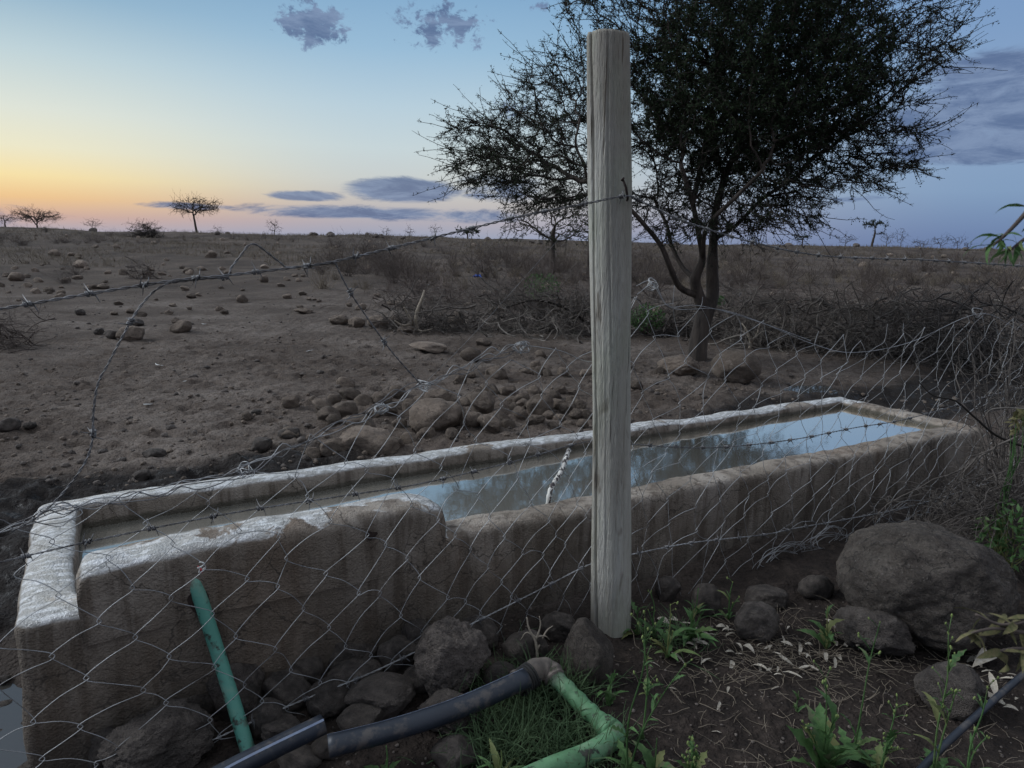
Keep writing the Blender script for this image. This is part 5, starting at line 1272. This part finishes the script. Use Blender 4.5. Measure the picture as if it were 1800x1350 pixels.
def leaf_cloud(label, cx, cy, rx, ry, D, n, seed, leaf, m, name='green_shrub', foot=None):
    c = np.array(aty(cx, cy, D)); s = mpp(Vector(c)); r = np.random.RandomState(seed); pts = in_ell(r, n, c, (rx * s, rx * s * .7, ry * s))
    g = Vector((c[0], c[1], gz(c[0], c[1]))); o = empty(name, g); tag(o, label, 'shrub'); mb = MB()
    k = max(10, n // 9); st_ = np.stack([np.array(g) + (pts[:k] - np.array(g)) * t + r.normal(0, .012, (k, 3)) * (0 < t < 1) for t in np.linspace(0, 1, 6)], 1); mb.tubes(st_, np.linspace(.004, .0015, 6)[None].repeat(k, 0), 4); ob('stems', rel(mb, g), MT['leaf'], o)
    u = r.normal(0, 1, (n, 3)); u /= np.linalg.norm(u, axis=1, keepdims=True); v = np.cross(u, r.normal(0, 1, (n, 3))); v /= np.linalg.norm(v, axis=1, keepdims=True); kk = leaf * r.uniform(.5, 1.3, (n, 1)); w_ = np.cross(u, v) * kk * .15
    V = np.stack([pts - u * kk, pts - v * kk * .38 + w_, pts + u * kk, pts + v * kk * .38 + w_], 1).reshape(-1, 3); lf = MB(); ix = np.arange(len(V)).reshape(-1, 4); lf.add(V, np.vstack([ix[:, [0, 1, 2]], ix[:, [0, 2, 3]]])); ob('foliage', rel(lf, g), MT[m], o)
leaf_cloud('green leafy climber low in the thorns right of the huge boulder', 1775, 945, 60, 75, 3.0, 260, 1, 0.024, 'leaf')
leaf_cloud('yellowish leaves at the right edge by the trough end', 1790, 740, 16, 24, 3.1, 40, 2, 0.026, 'leaf_olive')

# ================================================================== PIPES
def hollow_pipe(name, pts, r, m, label, cat='pipe', wall=0.005, n=10, sides=28, squash=1.0, stripe=None, parent=None):
    S = spline(pts, n); mb = MB(); N = len(S); T = np.gradient(S, axis=0); T /= np.linalg.norm(T, axis=1, keepdims=True)
    U = np.cross(T, [0, 0, 1.0]); U /= np.linalg.norm(U, axis=1, keepdims=True); W = np.cross(U, T); an = np.arange(sides) * 2 * math.pi / sides; rings = []
    for rr2 in (r, r - wall):
        rings.append(S[:, None] + rr2 * (np.cos(an)[None, :, None] * U[:, None] + np.sin(an)[None, :, None] * W[:, None] * squash))
    V = np.concatenate([rings[0].reshape(-1, 3), rings[1].reshape(-1, 3)]); i0 = np.arange(N * sides).reshape(N, sides); nx2 = np.roll(i0, -1, 1); off = N * sides
    Q = [np.stack([i0[:-1], nx2[:-1], nx2[1:], i0[1:]], -1).reshape(-1, 4), np.stack([i0[:-1], i0[1:], nx2[1:], nx2[:-1]], -1).reshape(-1, 4) + off]
    for e_, fl in ((0, 1), (N - 1, 0)):
        q_ = np.stack([i0[e_], nx2[e_], nx2[e_] + off, i0[e_] + off], -1); Q.append(q_[:, ::-1] if fl else q_)
    mb.add(V, None, np.concatenate(Q)); b = Vector(S[0]) if parent is None else Vector((0, 0, 0))
    if parent is None:
        root = empty(name, b); tag(root, label, cat); tube_ = ob('tube', rel(mb, b), MT[m], root)
        if stripe:
            sb = MB(); a2 = math.radians(stripe); c = np.cos(a2) * U + np.sin(a2) * W * squash; L_ = S + c * (r + .0006); w2 = np.cross(T, c) * .0035
            V = np.concatenate([L_ - w2, L_ + w2]); k = np.arange(N - 1); sb.add(V, None, np.stack([k, k + 1, k + 1 + N, k + N], 1)); ob('stripe', rel(sb, b), MT['scratch'], tube_)
        return root
    return ob(name, mb, MT[m], parent)
g0 = onplane(339, 1012, T_NEAR + 0.012); g1 = onplane(390, 1170, -0.16); g2 = onplane(442, 1340, -0.34); g3 = onplane(462, 1420, -0.42)
gpipe = hollow_pipe('green_pipe', [g0, g1, g2, g3], 0.022, 'green_pipe', 'mottled green plastic pipe coming out of the trough wall')
so_ = MB(); an = np.arange(20) * 2 * math.pi / 20
la0, lp0 = TLoc(g0.x, g0.y); la1, lp1 = TLoc(g1.x, g1.y); tcr = (T_NEAR - .0125 - lp0) / (lp1 - lp0); c = g0.lerp(g1, tcr) + Vector((0, 0, -.008)); ca = la0 + (la1 - la0) * tcr - .006
so_.add([(ca + math.cos(t) * .030 * (1 + .15 * math.sin(3 * t)), T_NEAR - .0125, c.z + math.sin(t) * .040) for t in an] + [(ca, T_NEAR - .0125, c.z)], [(i, (i + 1) % 20, 20) for i in range(20)])
ob('pipe_hole_shade', so_, MT['iron_and_hole_shade'], BASIN)  # dark disc on the wall face, painted shade of the opening round the pipe
r = np.random.RandomState(2); c = onplane(353, 1000, MESHP - 0.02); s = mpp(c); knot = empty('tied_string', c); tag(knot, 'scrap of red and white string knotted to the mesh above the green pipe', 'string')
for m_, n_, sp in (('red', 4, 9), ('white', 3, 16)):
    mb = MB()
    for _ in range(n_):
        P = np.array([(0, 0, 0)]) + r.normal(0, sp * s * .45, (7, 3)).cumsum(0) * .35 * [1, .3, 1.2]; mb.tube(spline(P, 4), .0016, 4)
    ob('red_strand' if m_ == 'red' else 'white_strand', mb, MT[m_], knot)
bp0, bp1, bp2, bp3 = atz(577, 1312, .085), atz(690, 1283, .095), atz(810, 1243, .11), atz(925, 1192, .13)
bpipe = hollow_pipe('black_pipe', [bp0, bp1, bp2, bp3], 0.033, 'black_pipe', 'long black polythene pipe with open end lying over the stones', squash=.9, stripe=118)
hollow_pipe('black_pipe', [atz(250, 1440, .07), atz(420, 1346, .09), atz(568, 1273, .115)], 0.029, 'black_pipe', 'short cut end of black pipe poking up at the bottom edge', stripe=60)
hollow_pipe('black_hose', [atz(1560, 1420, .05), atz(1640, 1330, .06), atz(1720, 1255, .09), atz(1800, 1185, .13), atz(1900, 1105, .17)], 0.0105, 'black_pipe', 'thin black hose crossing the lower right corner')
# green hose with taped elbow
e0, e1, e2 = atz(925, 1192, .11), atz(946, 1176, .12), atz(966, 1180, .11)
hz = [atz(962, 1176, .115), atz(990, 1205, .085), atz(1030, 1245, .06), atz(1062, 1275, .045)]
hz2 = [atz(1052, 1268, .045), atz(1082, 1290, .045), atz(1040, 1322, .045), atz(965, 1352, .05), atz(860, 1400, .05)]
hose = empty('green_hose', hz[0]); tag(hose, 'bent green hose joined to the black pipe by a grimy taped elbow', 'hose')
def relp(P, o): return [Vector(p) - Vector(o) for p in P]
o_ = hose.location
mb = MB(); S = spline(relp(hz, o_), 10); mb.tube(S, .028 + .002 * np.sin(np.arange(len(S)) * 1.2), 20); ob('upper_length', mb, MT['green_hose'], hose)
mb = MB(); S = spline(relp(hz2, o_), 12); mb.tube(S, .031, 20); ob('lower_length', mb, MT['green_hose'], hose)
mb = MB(); S = spline(relp([atz(905, 1200, .105), e0, e1, e2, atz(975, 1192, .1)], o_), 10); mb.tube(S, .037 + .002 * np.sin(np.arange(len(S)) * .8), 22); ELB = ob('elbow', mb, MT['joint'], hose)
mb = MB(); C = np.array(Vector(e0) - o_); T = np.array((e1 - e0).normalized()); U = np.cross(T, [0, 0, 1]); U /= np.linalg.norm(U); W = np.cross(U, T); t = np.linspace(0, 1, 120); a_ = t * 7 * 2 * math.pi
mb.tube(C + T[None] * ((t - .6) * .07)[:, None] + .039 * (np.cos(a_)[:, None] * U + np.sin(a_)[:, None] * W), .0045, 6); ob('rubber_wrapping', mb, MT['rubber'], ELB)
mb = MB(); S = spline(relp([hz[3], atz(1075, 1286, .045)], o_), 5); mb.tube(S, .036, 20); ob('bend_collar', mb, MT['green_hose'], hose)

# ================================================================== SMALL THINGS ON THE GROUND
def scrap(px, py, size, m, label, name, cat, seed, lift=0.01):
    p = gp(px, py); s = mpp(p) * size; r = np.random.RandomState(seed); n = 6; g = np.linspace(-.5, .5, n); Xg, Yg = np.meshgrid(g, g)
    Zg = .25 * fbm(np.stack([Xg * 3 + seed, Yg * 3, Xg * 0], -1), 3, seed) + .25; ix = np.arange(n * n).reshape(n, n); mb = MB()
    V = np.stack([Xg + .1 * r.normal(0, 1, (n, n)), Yg * .8, np.maximum(Zg, .02)], -1).reshape(-1, 3) * s; Q = np.stack([ix[:-1, :-1], ix[:-1, 1:], ix[1:, 1:], ix[1:, :-1]], -1).reshape(-1, 4); mb.add(V, None, Q); V2 = V.copy(); V2[:, 2] -= s * .03; mb.add(V2, None, Q[:, ::-1])
    return tag(ob(name, mb, MT[m], loc=p + Vector((0, 0, lift)), rot=(r.uniform(-.3, .3), 0, r.uniform(0, 6))), label, cat)
scrap(840, 490, 13, 'blue', 'scrap of bright blue plastic on the plain behind the brush', 'plastic_scrap', 'litter', 1, .05)
scrap(940, 475, 9, 'white', 'small pale scrap on the plain left of the slender acacia', 'plastic_scrap', 'litter', 2, .05)
scrap(753, 505, 5, 'white', 'tiny white scrap among the dry shrubs behind the pale branch', 'plastic_scrap', 'litter', 3, .05)
for i, (px, py, ln, an) in enumerate([(543, 618, 12, 1.2), (277, 643, 20, -.7), (326, 668, 7, .8), (358, 571, 8, -.5), (259, 715, 9, .2)]):
    p = gp(px, py); s = mpp(p) * ln * 1.6; t = np.linspace(-1, 1, 9); mb = MB(); mb.tube(np.stack([t * s * .5 * math.cos(an), t * s * .5 * math.sin(an) + s * .2 * t * t, 0 * t + .006], 1), .006 * (1 - .6 * np.abs(t)), 6)
    tag(ob('bone_chip', mb, MT['white'], loc=p), ['curved white chip lying on the open dust by the stones', 'thin pale stick lying on the dust right of the hanging wire', 'short pale chip below the thin stick on the dust', 'pale chip near the flat pale stone', 'small pale splinter low on the left dust'][i], 'chip')

# leaves for weeds -----------------------------------------------------------
def leaf_mesh(name, seed, teeth=0.0, wide=0.22, bend=0.5, n=10):
    r = np.random.RandomState(seed); V = []; 
    for i in range(n):
        t = i / (n - 1); wd = wide * (math.sin(math.pi * min(1, t * .92 + .06)) ** .8) * (1 - .25 * t)
        if teeth and 0 < i < n - 1: wd *= 1 + teeth * (1 if i % 2 else -1)
        if i == n - 1: wd = .004
        z = bend * .35 * math.sin(t * 1.9) - bend * .55 * t * t; y = t * math.cos(bend * t * .5)
        V += [(-wd, y, z + wd * .35 + r.normal(0, .008)), (0, y, z), (wd, y, z + wd * .35 + r.normal(0, .008))]
    Q = []
    for i in range(n - 1):
        a = i * 3; Q += [(a, a + 1, a + 4, a + 3), (a + 1, a + 2, a + 5, a + 4)]
    return smooth(mesh_from(name, np.array(V), [np.array(Q)]))
LV = [leaf_mesh('leaf', i, te, wd, be) for i, (te, wd, be) in enumerate([(.35, .13, .5), (.3, .16, .9), (.0, .10, .7), (.18, .15, .7), (.45, .15, .3), (.0, .06, .9)])]
for m_ in LV: m_.materials.append(MT['leaf'])
BUD = rock_mesh('bud', 3, 2, 0, 0.1); BUD.materials.append(MT['yellow'])
def weed(px, py, hpx, label, seed, lean=(0, 0), n_leaf=9, leaf_px=40, kinds=(0, 1, 4), buds=4, stems=1, basal=0.4, lm=None):
    q = random.Random(seed); b = gp(px, py); s = mpp(b); o = empty('weed', b); tag(o, label, 'plant'); mb = MB(); tips = []; curves = []
    for k in range(stems):
        h = hpx * s * (1 if k == 0 else q.uniform(.4, .85)); lx, ly = lean[0] * s + (q.uniform(-.3, .3) * h if k else 0), lean[1] * s + (q.uniform(-.2, .2) * h if k else 0)
        C = spline([(0, 0, -.01), (lx * .2 + q.uniform(-.03, .03) * h, ly * .2, h * .35), (lx * .55 + q.uniform(-.04, .04) * h, ly * .5, h * .7), (lx, ly, h)], 7); mb.tube(C, np.linspace(.0034, .0014, len(C)), 6); curves.append(C); tips.append(C[-1])
        for _ in range(buds if k == 0 else buds // 2):
            i = q.randrange(len(C) // 2, len(C)); d = np.array([q.uniform(-1, 1), q.uniform(-1, 1), q.uniform(.5, 1.4)]) * .03 * (hpx * s / .35) ** .5; mb.tube([C[i], C[i] + d * .6 + [0, 0, .004], C[i] + d], .001, 4); tips.append(C[i] + d)
    stem_ = ob('stem', mb, MT['leaf'], o)
    for i in range(n_leaf):
        C = curves[i % stems]; t = (q.random() * .12 if q.random() < basal else q.uniform(.12, .85)); c = C[int(t * (len(C) - 1))]
        L = leaf_px * s * q.uniform(.6, 1.2) * (1.1 - .6 * t); az = i * 2.4 + q.uniform(-.4, .4)
        lo = ob('leaf', LV[kinds[q.randrange(len(kinds))]], None, o, c, None, (L, L, L)); lo.rotation_euler = (q.uniform(.25, 1.1) + .2 * t, q.uniform(-.3, .3), az)
    for tpt in tips if buds else ():
        z_ = q.uniform(.005, .009); ob('bud', BUD, None, stem_, tpt, (q.uniform(-.4, .4), q.uniform(-.4, .4), 0), (z_ * .75, z_ * .75, z_ * 1.5))
    return o
weed(1103, 1362, 300, 'tall budding weed beside the bent green hose', 1, (14, 0), 16, 46, (0, 4, 2), 9, 2)
weed(1128, 1300, 190, 'slender weed with buds in front of the post', 2, (-8, 0), 9, 38, (0, 2), 6, 1)
weed(1068, 1240, 70, 'small broad-leaved seedling at the foot of the smooth grey rock', 3, (10, 0), 6, 40, (3, 1), 0)
weed(1120, 1115, 52, 'lobed green weed hugging the base of the post', 4, (0, 0), 8, 46, (1, 3, 4), 0, 1, .7)
weed(1172, 1155, 100, 'oval-leaved weed right of the post', 5, (0, 0), 9, 58, (3, 1, 2), 3, 2, .6)
weed(1212, 1130, 105, 'bushy bright green weed beside the oval-leaved weed', 6, (8, 0), 22, 62, (0, 2, 5), 0, 5, .6)
weed(1280, 1090, 72, 'small weed with a white flower head behind the lava rock', 7, (2, 0), 10, 34, (5, 2), 1, 3)
weed(1150, 1120, 85, 'wispy weed between the post and the oval-leaved weed', 8, (-12, 0), 8, 40, (2, 5), 3, 2)
weed(1452, 1140, 82, 'leafy light green weed at the left foot of the huge boulder', 9, (-6, 0), 11, 52, (3, 1, 1), 0, 2, .4)
weed(1498, 1335, 265, 'tall thin weed with forked top in front of the huge boulder', 10, (16, 0), 9, 60, (0, 2, 4), 4, 1, .4)
weed(1445, 1365, 190, 'large toothed sow thistle at the lower right', 11, (-14, 0), 20, 105, (0, 4, 4, 1), 6, 3, .6)
weed(1545, 1372, 150, 'budding thistle right of the large sow thistle', 12, (12, 0), 14, 62, (0, 4), 8, 3, .5)
weed(1640, 1372, 285, 'tall wispy weed crossing the black hose', 13, (-14, 0), 12, 70, (0, 2, 5), 9, 2, .3)
weed(1700, 1360, 170, 'small blurred weed near the bottom right corner', 14, (10, 0), 9, 54, (2, 5), 5, 2, .4)
weed(1215, 1368, 70, 'low yellow-budded weed at the bottom edge', 15, (0, 0), 12, 50, (0, 4), 8, 4, .6)
weed(1150, 1368, 80, 'round-leaved weed at the bottom edge by the hose bend', 16, (0, 0), 8, 66, (3,), 0, 1, .8)
weed(880, 1372, 60, 'long-bladed weed at the bottom edge by the dark stone', 17, (0, 0), 10, 70, (2, 5), 0, 3, .8)
weed(1400, 1250, 40, 'tiny seedling on the dark soil', 18, (0, 0), 5, 26, (2, 3), 0)
weed(680, 1372, 70, 'small leafy weed at bottom edge left of the dark stone', 19, (0, 0), 9, 46, (1, 3), 0, 2, .8)
# grass around the hose
r = np.random.RandomState(9); mb = MB(); n = 1500; px_, py_ = [], []
while len(px_) < n:
    c = [(930, 1270, 90, 70), (860, 1330, 60, 40), (1010, 1330, 80, 40), (1000, 1225, 50, 30), (1190, 1125, 50, 25), (900, 1215, 60, 25)][r.choice(6, p=[.42, .16, .16, .12, .06, .08])]
    x, y = r.normal(c[0], c[2] * .55), r.normal(c[1], c[3] * .55)
    if y < 1440: px_.append(x); py_.append(y)
b = np.array([tuple(atz(x, y, 0)) for x, y in zip(px_, py_)]); b[:, 2] = ground_at(b[:, 0], b[:, 1]) - .005
d = np.stack([r.normal(0, .7, n), r.normal(0, .7, n), np.ones(n)], 1); Pg = wander(r, n, 6, b, d, r.uniform(.05, .17, n), .12, -.12); mb.tubes(Pg, np.linspace(.0027, .0006, 6)[None].repeat(n, 0), 3)
tag(ob('grass', mb, MT['grass']), 'fine green grass growing round the bent hose', kind='stuff')
# dry leaf litter
DL = [leaf_mesh('dry_leaf', 50 + i, 0, wd, be, 8) for i, (wd, be) in enumerate([(.16, .6), (.12, .2), (.2, 1.0), (.09, .4)])]
for m_ in DL: m_.materials.append(MT['leaf_dry'])
q = random.Random(12); spots = [(1232, 1172, 34), (1375, 1185, 32), (1350, 1182, 30), (1425, 1160, 22), (1180, 1150, 30), (1260, 1252, 30), (1405, 1150, 40), (1740, 1160, 60), (1700, 1165, 50), (1765, 1245, 60), (1225, 1130, 26), (1380, 1065, 30), (1750, 1230, 50)]
for i in range(85):
    c = [(1240, 1120, 40, 16), (1400, 1120, 60, 30), (1400, 1165, 60, 14), (1720, 1180, 50, 30), (1330, 1180, 120, 50), (1770, 1240, 30, 20)][q.choices(range(6), [4, 3, 3, 3, 2, 2])[0]]
    spots.append((q.gauss(c[0], c[2]), q.gauss(c[1], c[3]), q.uniform(12, 26)))
for x, y, w_ in spots:
    p = gp(x, y); L = w_ * mpp(p) * 1.15
    o = ob('dry_leaf', DL[q.randrange(4)], None, None, (p.x, p.y, p.z + .006 + .01 * q.random()), (q.uniform(-.35, .35), q.uniform(-.5, .5), q.uniform(0, 6.3)), (L, L, L)); tag(o, '%s pale dry leaf on the soil %s' % (zone(w_, (16, 21, 28), ('tiny', 'small', 'middling', 'large')), zone(x, (1210, 1290, 1370, 1460, 1600), ('beside the oval-leaved weed', 'left of the round lava rock', 'around the round lava rock', 'right of the round lava rock', 'in front of the huge boulder', 'by the black hose'))), 'leaf', 'fallen dry leaves')
# straw and twig litter
r = np.random.RandomState(19); mb = MB(); n = 700; px_ = np.concatenate([r.normal(1400, 130, 400), r.uniform(1100, 1800, 300)]); py_ = np.concatenate([r.normal(1150, 35, 400), r.uniform(1080, 1370, 300)])
b = np.array([tuple(atz(x, y, 0)) for x, y in zip(px_, py_)]); b[:, 2] = ground_at(b[:, 0], b[:, 1]) + .004 + .012 * r.rand(n); d = r.normal(0, 1, (n, 3)) * [1, 1, .1]
P = wander(r, n, 5, b, d, r.uniform(.02, .12, n), .2); P[..., 2] = np.maximum(P[..., 2], ground_at(P[..., 0], P[..., 1]) + .002); mb.tubes(P, np.linspace(.0014, .0008, 5)[None].repeat(n, 0), 3)
tag(ob('straw_litter', mb, MT['straw']), 'thin straw and twigs littering the dark soil', kind='stuff')
branch('dry pale twig with short side shoots behind the pipe elbow', [(945, 1165, 0), (942, 1130, 0), (930, 1105, 0), (926, 1085, 0)], 0.006, 'twig_pale', base=(945, 1178), name='twig', kids=[([(942, 1125, 0), (950, 1100, 0), (948, 1083, 0)], .004), ([(940, 1118, 0), (925, 1112, 0), (915, 1125, 0)], .003), ([(945, 1140, 0), (960, 1110, .05), (972, 1100, .05)], .004), ([(938, 1120, 0), (958, 1118, .03), (966, 1125, .05)], .0035)])
branch('thin crooked twig lying on the soil right of the weeds', [(1505, 1135, 0), (1530, 1125, 0), (1545, 1122, -.02), (1566, 1118, -.02)], 0.004, 'twig_pale', base=(1505, 1150), name='twig')

# ================================================================== SHRUB AT THE RIGHT EDGE, CLOSE TO THE CAMERA
D0 = 0.85
foot = Vector((1.15, 0.95, gz(1.15, 0.95))); sh = empty('leafy_shrub', foot); tag(sh, 'leafy shrub just outside the frame reaching in at the right edge', 'shrub')
mb = MB(); reach = []
for pts in ([(1840, 330), (1800, 378), (1768, 412), (1745, 432)], [(1840, 400), (1805, 418), (1775, 440)], [(1850, 1120), (1800, 1112), (1745, 1105), (1690, 1118)], [(1850, 1075), (1810, 1090), (1760, 1098), (1715, 1080)], [(1850, 1150), (1790, 1140), (1730, 1150)]):
    P = [Vector(aty(x, y, D0)) - foot for x, y in pts]; m0 = Vector((0.02, -.02, P[0].z * .6 + .05)); S = spline([Vector((0, 0, -.02)), m0, P[0] + Vector((.03, 0, -.02))] + P, 8); mb.tube(S, np.linspace(.006, .0015, len(S)), 6); reach.append(S)
ob('stems', mb, MT['twig_brown'], sh)
OL = [m_.copy() for m_ in DL]
for m_ in OL: m_.materials.clear(); m_.materials.append(MT['leaf_olive'])
q = random.Random(4)
for k, S in enumerate(reach):
    for i in range(12 if k < 2 else 9):
        c = S[-1 - int(q.random() ** 1.3 * 20)]; L = q.uniform(.022, .042) if k < 2 else q.uniform(.025, .05)
        me = LV[2 if k < 2 else 3]
        lo = ob('leaf', me if k < 2 else OL[q.randrange(4)], None, sh, c, None, (L, L, L)); lo.rotation_euler = (q.uniform(-1.3, .2), q.uniform(-.8, .8), q.uniform(0, 6.3))
